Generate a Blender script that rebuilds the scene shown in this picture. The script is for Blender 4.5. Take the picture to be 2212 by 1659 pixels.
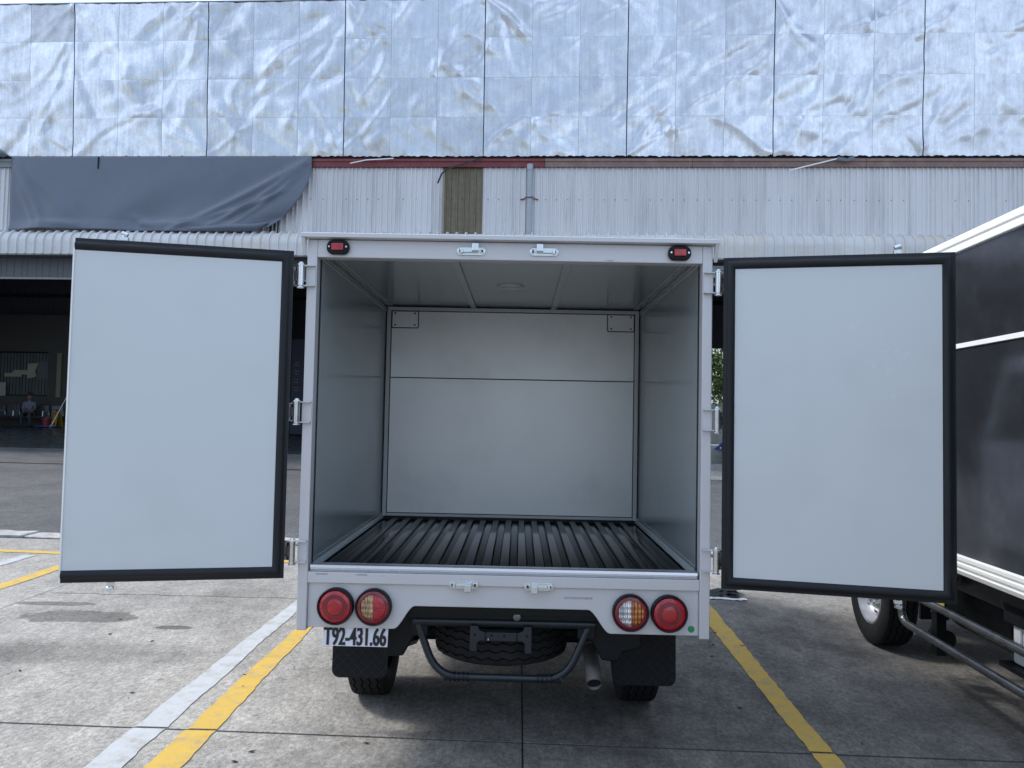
import bpy, bmesh, math, random
import numpy as np
from mathutils import Vector, Matrix, noise
random.seed(7); rng = np.random.default_rng(11)
R = math.radians
sc = bpy.context.scene
for o in list(bpy.data.objects): bpy.data.objects.remove(o)
C = sc.collection

# ---------------------------------------------------------------- camera
yaw, pitch, roll = R(-.6315), R(2.4584), R(1.1407)
f = Vector((math.sin(yaw)*math.cos(pitch), math.cos(yaw)*math.cos(pitch), math.sin(pitch)))
r0 = Vector((math.cos(yaw), -math.sin(yaw), 0)); u0 = r0.cross(f)
rr = r0*math.cos(roll)+u0*math.sin(roll); uu = -r0*math.sin(roll)+u0*math.cos(roll)
cam = bpy.data.objects.new('camera', bpy.data.cameras.new('camera')); C.objects.link(cam)
cam.matrix_world = Matrix(((rr.x, uu.x, -f.x, .056), (rr.y, uu.y, -f.y, -3.1985), (rr.z, uu.z, -f.z, 1.4271), (0, 0, 0, 1)))
cam.data.sensor_width = 36; cam.data.lens = 36*1661/2212; cam.data.clip_end = 2000; cam.data.clip_start = .05
sc.camera = cam

# ---------------------------------------------------------------- world, sun, exposure
SUN_EL, SUN_AZ = R(49), math.atan2(-.95, .31)        # azimuth from +Y towards +X
w = bpy.data.worlds.new('World'); sc.world = w; w.use_nodes = True
nt = w.node_tree; nt.nodes.clear()
sky = nt.nodes.new('ShaderNodeTexSky'); sky.sky_type = 'NISHITA'; sky.sun_disc = False
sky.sun_elevation = SUN_EL; sky.sun_rotation = SUN_AZ; sky.dust_density = 3.0; sky.air_density = 1.2; sky.ozone_density = 1.5
tc = nt.nodes.new('ShaderNodeTexCoord')
cn = nt.nodes.new('ShaderNodeTexNoise'); cn.inputs['Scale'].default_value = 2.2; cn.inputs['Detail'].default_value = 6
cr = nt.nodes.new('ShaderNodeMapRange'); cr.inputs[1].default_value = .40; cr.inputs[2].default_value = .60
cr.inputs[3].default_value = .05; cr.inputs[4].default_value = .90
mx = nt.nodes.new('ShaderNodeMix'); mx.data_type = 'RGBA'
bg = nt.nodes.new('ShaderNodeBackground'); bg.inputs[1].default_value = .12
out = nt.nodes.new('ShaderNodeOutputWorld')
nt.links.new(tc.outputs['Generated'], cn.inputs['Vector']); nt.links.new(cn.outputs['Fac'], cr.inputs[0])
nt.links.new(cr.outputs[0], mx.inputs[0]); nt.links.new(sky.outputs[0], mx.inputs[6]); mx.inputs[7].default_value = (5.8, 7.0, 8.9, 1)
nt.links.new(mx.outputs[2], bg.inputs[0]); nt.links.new(bg.outputs[0], out.inputs[0])
sun = bpy.data.objects.new('sun', bpy.data.lights.new('sun', 'SUN')); C.objects.link(sun)
sun.data.energy = 1.8; sun.data.angle = R(11); sun.data.color = (1, .97, .92)
sd = Vector((math.sin(SUN_AZ)*math.cos(SUN_EL), math.cos(SUN_AZ)*math.cos(SUN_EL), math.sin(SUN_EL)))
sun.rotation_euler = sd.to_track_quat('Z', 'Y').to_euler()
vs = sc.view_settings; vs.view_transform = 'Standard'; vs.look = 'None'; vs.exposure = 0.72; vs.gamma = 1; vs.use_curve_mapping = False
sc.render.resolution_x = 1024; sc.render.resolution_y = 768

# ---------------------------------------------------------------- materials
def pm(name, col, rough=.5, metal=0, var=.12, scale=6, bump=0, bscale=60, coat=0, rnd=0, dirt=None, dscale=2.5, damt=.5, rvar=.1, stretch=(1, 1, 1), spec=.5, dd=10):
    m = bpy.data.materials.new(name); m.use_nodes = True
    n = m.node_tree.nodes; l = m.node_tree.links
    b = n['Principled BSDF']; b.inputs['Metallic'].default_value = metal; b.inputs['Specular IOR Level'].default_value = spec
    b.inputs['Coat Weight'].default_value = coat; b.inputs['Coat Roughness'].default_value = .08
    t = n.new('ShaderNodeTexCoord'); mp = n.new('ShaderNodeMapping'); mp.inputs['Scale'].default_value = stretch
    l.new(t.outputs['Object'], mp.inputs[0])
    a = n.new('ShaderNodeTexNoise'); a.inputs['Scale'].default_value = scale; a.inputs['Detail'].default_value = 8; a.inputs['Roughness'].default_value = .65
    l.new(mp.outputs[0], a.inputs['Vector'])
    mr = n.new('ShaderNodeMapRange'); mr.inputs[1].default_value = .3; mr.inputs[2].default_value = .7
    mr.inputs[3].default_value = 1-var; mr.inputs[4].default_value = 1+var; l.new(a.outputs['Fac'], mr.inputs[0])
    mu = n.new('ShaderNodeVectorMath'); mu.operation = 'SCALE'; mu.inputs[0].default_value = col; l.new(mr.outputs[0], mu.inputs['Scale'])
    cur = mu.outputs[0]
    if rnd:
        oi = n.new('ShaderNodeObjectInfo'); m2 = n.new('ShaderNodeMapRange'); m2.inputs[3].default_value = 1-rnd; m2.inputs[4].default_value = 1+rnd*.5
        l.new(oi.outputs['Random'], m2.inputs[0]); v2 = n.new('ShaderNodeVectorMath'); v2.operation = 'SCALE'
        l.new(cur, v2.inputs[0]); l.new(m2.outputs[0], v2.inputs['Scale']); cur = v2.outputs[0]
    if dirt:
        d = n.new('ShaderNodeTexNoise'); d.inputs['Scale'].default_value = dscale; d.inputs['Detail'].default_value = dd; d.inputs['Roughness'].default_value = .72
        l.new(mp.outputs[0], d.inputs['Vector'])
        m3 = n.new('ShaderNodeMapRange'); m3.interpolation_type = 'SMOOTHSTEP'; m3.inputs[1].default_value = .46; m3.inputs[2].default_value = .70; m3.inputs[4].default_value = damt
        l.new(d.outputs['Fac'], m3.inputs[0]); mi = n.new('ShaderNodeMix'); mi.data_type = 'RGBA'
        l.new(m3.outputs[0], mi.inputs[0]); l.new(cur, mi.inputs[6]); mi.inputs[7].default_value = (*dirt, 1); cur = mi.outputs[2]
    l.new(cur, b.inputs['Base Color'])
    m4 = n.new('ShaderNodeMapRange'); m4.inputs[1].default_value = .3; m4.inputs[2].default_value = .7
    m4.inputs[3].default_value = max(.02, rough-rvar); m4.inputs[4].default_value = min(1, rough+rvar); l.new(a.outputs['Fac'], m4.inputs[0]); l.new(m4.outputs[0], b.inputs['Roughness'])
    if bump:
        bn = n.new('ShaderNodeTexNoise'); bn.inputs['Scale'].default_value = bscale; bn.inputs['Detail'].default_value = 5; l.new(mp.outputs[0], bn.inputs['Vector'])
        bp = n.new('ShaderNodeBump'); bp.inputs['Strength'].default_value = bump; bp.inputs['Distance'].default_value = .01
        l.new(bn.outputs['Fac'], bp.inputs['Height']); l.new(bp.outputs[0], b.inputs['Normal'])
    m['cur'] = 1
    return m
def node(m, t): return m.node_tree.nodes.new(t)
def link(m, a, b): m.node_tree.links.new(a, b)

M = {}
M['frame'] = pm('silver_paint', (.56, .56, .585), .40, .2, .03, 3, .01, 300, rvar=.04)
M['frame_worn'] = pm('silver_paint_residue', (.56, .56, .585), .40, .2, .03, 3, rvar=.04)
M['alu'] = pm('bright_aluminium', (.66, .67, .71), .28, .85, .05, 4, stretch=(.3, 8, 8))
M['zinc'] = pm('zinc_plating', (.66, .70, .72), .26, .9, .05, 30, rvar=.05)
M['steel'] = pm('polished_steel', (.60, .60, .60), .16, 1, .08, 20)
M['boxskin'] = pm('box_outer_skin', (.62, .63, .65), .3, .1, .04, 2)
M['door_panel'] = pm('door_inner_panel', (.58, .62, .65), .26, 0, .015, 1.6, .012, 900, dirt=(.53, .565, .59), dscale=2.4, damt=.4, dd=2, rvar=.02)
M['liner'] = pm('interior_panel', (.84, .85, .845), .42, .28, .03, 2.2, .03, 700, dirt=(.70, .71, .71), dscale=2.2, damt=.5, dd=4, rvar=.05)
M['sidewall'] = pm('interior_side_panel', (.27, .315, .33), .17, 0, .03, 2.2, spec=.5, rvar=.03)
M['trim'] = pm('interior_trim', (.55, .565, .58), .35, 0, .02, 4, rvar=.03)
M['rubber'] = pm('black_rubber', (.010, .012, .016), .45, 0, .15, 20, .03, 120, spec=.3)
M['bedliner'] = pm('bed_floor_paint', (.006, .008, .011), .13, 0, .3, 3, .02, 12, coat=.08, rvar=.06, spec=.28)
M['black'] = pm('chassis_black', (.004, .006, .008), .45, 0, .2, 9, .05, 150, spec=.25)
M['tube'] = pm('black_tube_paint', (.012, .018, .026), .32, 0, .15, 9)
M['gap'] = pm('dark_gap', (.008, .008, .009), .9, 0, .1, 5)
M['tyre'] = pm('tyre_rubber', (.011, .011, .013), .75, 0, .25, 14, .2, 90, dirt=(.03, .029, .028), damt=.4, spec=.25)
M['flap'] = pm('mudflap_rubber', (.007, .008, .010), .6, 0, .2, 10, .1, 150, spec=.25)
M['exhaust'] = pm('exhaust_steel', (.16, .15, .145), .5, .6, .2, 10, dirt=(.10, .08, .07), damt=.5)
M['rim'] = pm('rim_silver', (.52, .53, .55), .34, .7, .08, 12)
M['red'] = pm('red_lens', (.36, .003, .014), .14, 0, .4, 40, .35, 90, coat=.7)
M['red_dark'] = pm('dark_red_lens', (.16, .001, .010), .16, 0, .3, 25, coat=.6)
M['red_core'] = pm('red_lens_core', (.36, .003, .014), .2, 0, .15, 25, coat=.6)
M['amber'] = pm('amber_reflector', (.62, .22, .06), .18, .45, .5, 40, .6, 50, coat=.6, stretch=(3, 1, .6))
M['beige'] = pm('warm_clear_reflector', (.66, .44, .25), .16, .6, .5, 40, .6, 50, coat=.6, stretch=(3, 1, .6))
M['clear'] = pm('clear_reflector', (.88, .90, .93), .14, .6, .45, 40, .6, 50, coat=.6, stretch=(3, 1, .6))
M['white_paper'] = pm('white_plate_sheet', (.74, .74, .82), .5, 0, .03, 5)
M['ink'] = pm('black_ink', (.010, .010, .012), .5, 0, .05, 5)
M['grey_ink'] = pm('grey_print', (.24, .24, .26), .6, 0, .3, 60)
M['green'] = pm('green_sticker', (.02, .26, .10), .4, 0, .1, 50)
M['conc_pipe'] = pm('grey_pvc', (.36, .40, .44), .45, 0, .08, 5)
M['foil_back'] = pm('dark_backing', (.03, .03, .033), .8)
M['wall_sheet'] = pm('white_cladding', (.68, .68, .70), .42, 0, .03, 2, 0, 200, rnd=.07, dirt=(.46, .45, .46), dscale=1.0, damt=.7, stretch=(2.2, 1, .22))
M['canopy'] = pm('canopy_sheet', (.66, .665, .675), .40, 0, .04, 3, rnd=.08, dirt=(.60, .52, .38), dscale=.8, damt=.5)
M['lintel'] = pm('shaded_cladding', (.11, .115, .13), .55, 0, .1, 3, rnd=.08)  # same cladding as the wall, coloured darker for the shade under the canopy
M['beam_red'] = pm('red_beam_paint', (.17, .03, .036), .5, 0, .15, 5, dirt=(.22, .10, .10), damt=.4)
M['beam_brown'] = pm('faded_beam_paint', (.20, .13, .115), .55, 0, .15, 4, rnd=.12, dirt=(.33, .26, .23), damt=.5)
M['beam_grey'] = pm('grey_beam_paint', (.24, .26, .27), .55, 0, .1, 4)
M['skylight'] = pm('aged_skylight_sheet', (.17, .145, .095), .5, 0, .2, 5, .1, 80, dirt=(.10, .09, .07), dscale=6, damt=.6)
M['tarp'] = pm('blue_grey_tarpaulin', (.115, .138, .185), .36, 0, .06, 2, .04, 250)
M['dark_hall'] = pm('dark_hall_wall', (.04, .046, .058), .7, 0, .15, 2)  # hall walls, floor and contents coloured darker to stand in for dim light
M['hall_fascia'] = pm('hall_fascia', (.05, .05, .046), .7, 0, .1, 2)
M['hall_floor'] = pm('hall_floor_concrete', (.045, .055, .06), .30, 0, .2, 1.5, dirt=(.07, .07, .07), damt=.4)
M['cream'] = pm('cream_frame', (.17, .165, .11), .5)
M['blind'] = pm('window_blind', (.075, .09, .09), .6, rnd=.25)
M['cardboard'] = pm('pale_paper', (.28, .27, .20), .7)
M['banner'] = pm('navy_banner', (.022, .024, .055), .6)
M['banner_ink'] = pm('banner_letters', (.22, .22, .26), .6)
M['blue'] = pm('blue_machine_paint', (.012, .06, .34), .4)
M['red_plastic'] = pm('red_plastic', (.16, .015, .02), .45)
M['yellow_plastic'] = pm('yellow_plastic', (.26, .16, .015), .45)
M['chair_metal'] = pm('perforated_steel', (.14, .15, .17), .35, .8)
M['skin'] = pm('skin', (.20, .115, .08), .6)
M['shirt'] = pm('grey_blue_shirt', (.12, .13, .18), .8)
M['trousers'] = pm('dark_trousers', (.018, .02, .03), .8)
M['bark'] = pm('bark', (.10, .08, .055), .9, 0, .3, 12, .4, 30)
M['leaf'] = pm('leaf', (.085, .145, .03), .55, 0, .3, 2, rnd=0)
M['panel_dark'] = pm('dark_film_panel', (.10, .108, .128), .13, .75, .18, 1.3, .004, 30, coat=.2, rvar=.09, dirt=(.20, .21, .23), dscale=5, damt=.4)
M['white_trim'] = pm('white_extrusion', (.80, .81, .80), .35, 0, .04, 3)
M['white_plastic'] = pm('white_battery_plastic', (.66, .67, .70), .4, 0, .1, 8)
M['glass_dark'] = pm('dark_glass', (.02, .025, .03), .06, 0, .1, 3, spec=.6)
M['cab_white'] = pm('white_cab_paint', (.70, .71, .72), .25, 0, .03, 2, coat=.5)
M['orange'] = pm('orange_lens', (.65, .13, .01), .2, 0, .3, 40, .5, 60, coat=.5)
M['yellow_tag'] = pm('yellow_tag', (.55, .46, .10), .6)
M['guard'] = pm('worn_grey_tube', (.16, .165, .17), .30, .75, .25, 9, dirt=(.07, .07, .07), damt=.5)
M['kerb'] = pm('pale_kerb_concrete', (.40, .39, .38), .9, 0, .3, 9, .6, 30, dirt=(.14, .14, .14), dscale=7, damt=.8)
M['crack'] = pm('crack_filler', (.015, .015, .016), .95)
M['litter'] = pm('dry_leaf_litter', (.035, .03, .026), .9)
M['soil'] = pm('outer_ground', (.255, .265, .275), .9, 0, .2, .2)
M['boundary'] = pm('boundary_wall_plaster', (.30, .30, .29), .85, 0, .12, 2, dirt=(.16, .16, .15), damt=.5)

# --- residue band on worn paint
m = M['frame_worn']; nn = m.node_tree.nodes
b = nn['Principled BSDF']; src = b.inputs['Base Color'].links[0].from_socket
t = node(m, 'ShaderNodeTexCoord'); s = node(m, 'ShaderNodeSeparateXYZ'); link(m, t.outputs['Object'], s.inputs[0])
mp = node(m, 'ShaderNodeMapping'); mp.inputs['Scale'].default_value = (18, 0, 55); link(m, t.outputs['Object'], mp.inputs[0])
nz = node(m, 'ShaderNodeTexNoise'); nz.inputs['Scale'].default_value = 1; nz.inputs['Detail'].default_value = 6; link(m, mp.outputs[0], nz.inputs[0])
th = node(m, 'ShaderNodeMath'); th.operation = 'GREATER_THAN'; th.inputs[1].default_value = .54; link(m, nz.outputs['Fac'], th.inputs[0])
fac = th.outputs[0]
def band(sock, lo, hi):
    a = node(m, 'ShaderNodeMath'); a.operation = 'GREATER_THAN'; a.inputs[1].default_value = lo; link(m, sock, a.inputs[0])
    c = node(m, 'ShaderNodeMath'); c.operation = 'LESS_THAN'; c.inputs[1].default_value = hi; link(m, sock, c.inputs[0])
    d = node(m, 'ShaderNodeMath'); d.operation = 'MULTIPLY'; link(m, a.outputs[0], d.inputs[0]); link(m, c.outputs[0], d.inputs[1]); return d.outputs[0]
def mul(a_, b_):
    d = node(m, 'ShaderNodeMath'); d.operation = 'MULTIPLY'; link(m, a_, d.inputs[0]); link(m, b_, d.inputs[1]); return d.outputs[0]
def add(a_, b_):
    d = node(m, 'ShaderNodeMath'); d.operation = 'MAXIMUM'; link(m, a_, d.inputs[0]); link(m, b_, d.inputs[1]); return d.outputs[0]
z1 = mul(band(s.outputs[2], .7605, .7675), band(s.outputs[0], -.78, -.47)); z2 = mul(band(s.outputs[2], 2.0865, 2.0925), band(s.outputs[0], .33, .60))
fac = mul(fac, add(z1, z2))
sc2 = node(m, 'ShaderNodeMath'); sc2.operation = 'MULTIPLY'; sc2.inputs[1].default_value = .55; link(m, fac, sc2.inputs[0])
mi = node(m, 'ShaderNodeMix'); mi.data_type = 'RGBA'; link(m, sc2.outputs[0], mi.inputs[0]); link(m, src, mi.inputs[6]); mi.inputs[7].default_value = (.16, .16, .165, 1)
link(m, mi.outputs[2], b.inputs['Base Color'])

# --- diamond tread on mudflaps
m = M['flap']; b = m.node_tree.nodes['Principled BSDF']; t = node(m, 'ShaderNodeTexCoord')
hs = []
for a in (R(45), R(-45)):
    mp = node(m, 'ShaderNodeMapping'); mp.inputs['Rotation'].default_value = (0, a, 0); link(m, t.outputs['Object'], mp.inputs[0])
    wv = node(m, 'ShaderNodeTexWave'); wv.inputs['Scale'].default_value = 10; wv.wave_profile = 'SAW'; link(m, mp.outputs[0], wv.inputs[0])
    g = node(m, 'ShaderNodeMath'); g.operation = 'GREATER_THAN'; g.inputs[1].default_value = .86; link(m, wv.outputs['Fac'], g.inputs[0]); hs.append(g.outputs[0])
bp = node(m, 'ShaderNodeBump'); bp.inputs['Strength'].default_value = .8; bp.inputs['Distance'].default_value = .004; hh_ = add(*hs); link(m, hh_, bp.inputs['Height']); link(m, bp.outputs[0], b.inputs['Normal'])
sr_ = b.inputs['Base Color'].links[0].from_socket; mi = node(m, 'ShaderNodeMix'); mi.data_type = 'RGBA'; link(m, hh_, mi.inputs[0]); link(m, sr_, mi.inputs[6]); mi.inputs[7].default_value = (.015, .017, .020, 1); link(m, mi.outputs[2], b.inputs['Base Color'])  # ridges also painted lighter, in place of light catching the relief

# --- ribbed glass on the clear lamps
for k in ('amber', 'beige', 'clear'):
    m = M[k]; b = m.node_tree.nodes['Principled BSDF']; t = node(m, 'ShaderNodeTexCoord')
    wv = node(m, 'ShaderNodeTexWave'); wv.inputs['Scale'].default_value = 22; link(m, t.outputs['Object'], wv.inputs[0])
    w2 = node(m, 'ShaderNodeTexWave'); w2.inputs['Scale'].default_value = 14; w2.bands_direction = 'Z'; link(m, t.outputs['Object'], w2.inputs[0])
    ad = node(m, 'ShaderNodeMath'); ad.operation = 'MULTIPLY_ADD'; ad.inputs[1].default_value = .35; link(m, w2.outputs['Fac'], ad.inputs[0]); link(m, wv.outputs['Fac'], ad.inputs[2])
    bp = node(m, 'ShaderNodeBump'); bp.inputs['Strength'].default_value = .9; bp.inputs['Distance'].default_value = .012; link(m, ad.outputs[0], bp.inputs['Height']); link(m, bp.outputs[0], b.inputs['Normal'])

# --- canopy crimps
m = M['canopy']; b = m.node_tree.nodes['Principled BSDF']; t = node(m, 'ShaderNodeTexCoord')
wv = node(m, 'ShaderNodeTexWave'); wv.inputs['Scale'].default_value = 9; wv.bands_direction = 'Z'; link(m, t.outputs['Object'], wv.inputs[0])
bp = node(m, 'ShaderNodeBump'); bp.inputs['Strength'].default_value = .35; bp.inputs['Distance'].default_value = .012; link(m, wv.outputs['Fac'], bp.inputs['Height']); link(m, bp.outputs[0], b.inputs['Normal'])

# --- foil
def foil_mat():
    m = bpy.data.materials.new('aluminium_foil_sheet'); m.use_nodes = True; n = m.node_tree.nodes; l = m.node_tree.links; b = n['Principled BSDF']
    t = n.new('ShaderNodeTexCoord'); oi = n.new('ShaderNodeObjectInfo')
    off = n.new('ShaderNodeVectorMath'); off.operation = 'MULTIPLY_ADD'; l.new(oi.outputs['Random'], off.inputs[0]); off.inputs[1].default_value = (37, 11, 53); l.new(t.outputs['Object'], off.inputs[2])
    def nz(scale, detail, stretch=(1, 1, 1), rough=.6):
        mp = n.new('ShaderNodeMapping'); mp.inputs['Scale'].default_value = stretch; l.new(off.outputs[0], mp.inputs[0])
        a = n.new('ShaderNodeTexNoise'); a.inputs['Scale'].default_value = scale; a.inputs['Detail'].default_value = detail; a.inputs['Roughness'].default_value = rough; l.new(mp.outputs[0], a.inputs[0]); return a.outputs['Fac']
    def rng_(s, a, b_, c, d):
        q = n.new('ShaderNodeMapRange'); q.inputs[1].default_value = a; q.inputs[2].default_value = b_; q.inputs[3].default_value = c; q.inputs[4].default_value = d; l.new(s, q.inputs[0]); return q.outputs[0]
    def math_(op, x, y):
        q = n.new('ShaderNodeMath'); q.operation = op
        for i, v in enumerate((x, y)):
            if isinstance(v, (int, float)): q.inputs[i].default_value = v
            else: l.new(v, q.inputs[i])
        return q.outputs[0]
    streak = nz(1.0, 7, (9, 1, .45), .7); blotch = nz(2.2, 9, (1, 1, 1), .7); fine = nz(9, 6, (1, 1, .35), .75); scratch = nz(5, 8, (.5, 1, 7), .75)
    val = math_('ADD', math_('MULTIPLY', rng_(streak, .3, .7, -.07, .07), 1), rng_(blotch, .35, .7, .72, .56))
    val = math_('ADD', val, rng_(fine, .3, .75, .04, -.07))
    val = math_('ADD', val, rng_(scratch, .60, .72, 0, -.10))
    val = math_('MULTIPLY', val, rng_(oi.outputs['Random'], 0, 1, .90, 1.10))
    co = n.new('ShaderNodeCombineColor'); l.new(val, co.inputs[0]); l.new(math_('MULTIPLY', val, 1.025), co.inputs[1]); l.new(math_('MULTIPLY', val, 1.09), co.inputs[2])
    l.new(co.outputs[0], b.inputs['Base Color'])
    b.inputs['Metallic'].default_value = .82
    l.new(math_('ADD', rng_(blotch, .3, .7, .15, .27), rng_(fine, .3, .7, -.05, .07)), b.inputs['Roughness'])
    h = math_('ADD', math_('MULTIPLY', nz(3.2, 4, (1, 1, .8)), 1.0), math_('MULTIPLY', fine, .16))
    bp = n.new('ShaderNodeBump'); bp.inputs['Strength'].default_value = .16; bp.inputs['Distance'].default_value = .05; l.new(h, bp.inputs['Height']); l.new(bp.outputs[0], b.inputs['Normal'])
    return m
M['foil'] = foil_mat()
M['foil_dull'] = pm('oxidised_foil', (.56, .58, .62), .42, .7, .25, 3, .3, 6, dirt=(.40, .42, .46), dscale=5, damt=.6)

# --- ground materials
def ground_mat(name, base, dark, light, wave=False, stains=(), scale=1.0, rough=.85, agg=0):
    m = bpy.data.materials.new(name); m.use_nodes = True; n = m.node_tree.nodes; l = m.node_tree.links; b = n['Principled BSDF']
    t = n.new('ShaderNodeTexCoord')
    def nz(s, d, st=(1, 1, 1), r=.65, dist=0):
        mp = n.new('ShaderNodeMapping'); mp.inputs['Scale'].default_value = st; l.new(t.outputs['Object'], mp.inputs[0])
        a = n.new('ShaderNodeTexNoise'); a.inputs['Scale'].default_value = s*scale; a.inputs['Detail'].default_value = d; a.inputs['Roughness'].default_value = r; a.inputs['Distortion'].default_value = dist; l.new(mp.outputs[0], a.inputs[0]); return a.outputs['Fac']
    def ramp(s, lo, hi, a=0, c=1):
        q = n.new('ShaderNodeMapRange'); q.inputs[1].default_value = lo; q.inputs[2].default_value = hi; q.inputs[3].default_value = a; q.inputs[4].default_value = c; l.new(s, q.inputs[0]); return q.outputs[0]
    def mixc(fac, a, c):
        q = n.new('ShaderNodeMix'); q.data_type = 'RGBA'
        if isinstance(fac, float): q.inputs[0].default_value = fac
        else: l.new(fac, q.inputs[0])
        for i, v in ((6, a), (7, c)):
            if isinstance(v, tuple): q.inputs[i].default_value = (*v, 1)
            else: l.new(v, q.inputs[i])
        return q.outputs[2]
    def mul(x, y):
        q = n.new('ShaderNodeMath'); q.operation = 'MULTIPLY'
        for i, v in enumerate((x, y)):
            if isinstance(v, float): q.inputs[i].default_value = v
            else: l.new(v, q.inputs[i])
        return q.outputs[0]
    c = mixc(ramp(nz(.55, 6, r=.6, dist=.4), .36, .64), dark, light)
    c = mixc(ramp(nz(1.9, 8, r=.7), .38, .64, 0, .7), c, base)
    k = mul(ramp(nz(3.4, 10, (1, .55, 1), r=.74), .30, .70, .72, 1.20), ramp(nz(14, 8, (1, .6, 1), r=.8), .32, .68, .74, 1.24))
    k = mul(k, ramp(nz(48, 5, (1, .6, 1), r=.8), .34, .66, .60-agg, 1.36+agg)); k = mul(k, ramp(nz(130, 3, r=.8), .36, .64, .76-agg, 1.22+agg))
    k = mul(k, ramp(nz(9, 6, (1, .4, 1), r=.7), .60, .70, 1.0, .62))
    if stains:
        warp = n.new('ShaderNodeTexNoise'); warp.inputs['Scale'].default_value = 4; warp.inputs['Detail'].default_value = 7; warp.inputs['Roughness'].default_value = .7; l.new(t.outputs['Object'], warp.inputs[0])
        mott = ramp(nz(2.6, 10, (1, .5, 1), r=.76), .36, .60, .45, 1.0)
        for (x, y, rx, ry, amt, soft) in stains:
            mp = n.new('ShaderNodeMapping'); mp.inputs['Location'].default_value = (-x/rx, -y/ry, 0); mp.inputs['Scale'].default_value = (1/rx, 1/ry, 0); l.new(t.outputs['Object'], mp.inputs[0])
            ln = n.new('ShaderNodeVectorMath'); ln.operation = 'LENGTH'; l.new(mp.outputs[0], ln.inputs[0])
            ad = n.new('ShaderNodeMath'); ad.operation = 'MULTIPLY_ADD'; l.new(warp.outputs['Fac'], ad.inputs[0]); ad.inputs[1].default_value = 1.5; l.new(ln.outputs['Value'], ad.inputs[2])
            am = ramp(ad.outputs[0], 1.7-soft, 1.7+soft, amt, 0)
            if soft > .2: am = mul(am, mott)
            inv = n.new('ShaderNodeMath'); inv.operation = 'SUBTRACT'; inv.inputs[0].default_value = 1.0; l.new(am, inv.inputs[1]); k = mul(k, inv.outputs[0])
    vm = n.new('ShaderNodeVectorMath'); vm.operation = 'SCALE'; l.new(c, vm.inputs[0]); l.new(k, vm.inputs['Scale']); c = vm.outputs[0]
    l.new(c, b.inputs['Base Color']); b.inputs['Roughness'].default_value = rough; b.inputs['Specular IOR Level'].default_value = .3
    h = nz(60, 5, r=.8)
    if wave:
        wv = n.new('ShaderNodeTexWave'); wv.bands_direction = 'Y'; wv.inputs['Scale'].default_value = 22; wv.inputs['Distortion'].default_value = 2.5; wv.inputs['Detail'].default_value = 2; l.new(t.outputs['Object'], wv.inputs[0])
        ad = n.new('ShaderNodeMath'); ad.operation = 'MULTIPLY_ADD'; l.new(wv.outputs['Fac'], ad.inputs[0]); ad.inputs[1].default_value = .35; l.new(h, ad.inputs[2]); h = ad.outputs[0]
    bp = n.new('ShaderNodeBump'); bp.inputs['Strength'].default_value = .45; bp.inputs['Distance'].default_value = .008; l.new(h, bp.inputs['Height']); l.new(bp.outputs[0], b.inputs['Normal'])
    return m
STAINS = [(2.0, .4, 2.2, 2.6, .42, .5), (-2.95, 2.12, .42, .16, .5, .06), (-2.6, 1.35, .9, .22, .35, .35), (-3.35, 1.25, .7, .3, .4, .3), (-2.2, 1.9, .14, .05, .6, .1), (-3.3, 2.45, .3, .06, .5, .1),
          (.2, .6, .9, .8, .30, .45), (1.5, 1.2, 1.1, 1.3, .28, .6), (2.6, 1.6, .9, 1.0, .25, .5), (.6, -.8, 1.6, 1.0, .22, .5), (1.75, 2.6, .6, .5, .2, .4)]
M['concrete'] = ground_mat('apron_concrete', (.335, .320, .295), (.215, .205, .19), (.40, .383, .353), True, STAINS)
M['asphalt'] = ground_mat('yard_asphalt', (.10, .10, .104), (.075, .076, .08), (.13, .13, .132), False, (), 1.2, .9, .25)
M['ramp_conc'] = ground_mat('entry_concrete', (.24, .235, .23), (.17, .17, .17), (.30, .30, .29))
def paint(name, col):
    m = pm(name, col, .7, 0, .08, 8, .25, 120, dirt=(.27, .245, .20), dscale=9, damt=.7); return m
M['yellow_line'] = paint('yellow_road_paint', (.55, .36, .06)); M['white_line'] = paint('white_road_paint', (.43, .45, .47))

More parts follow.
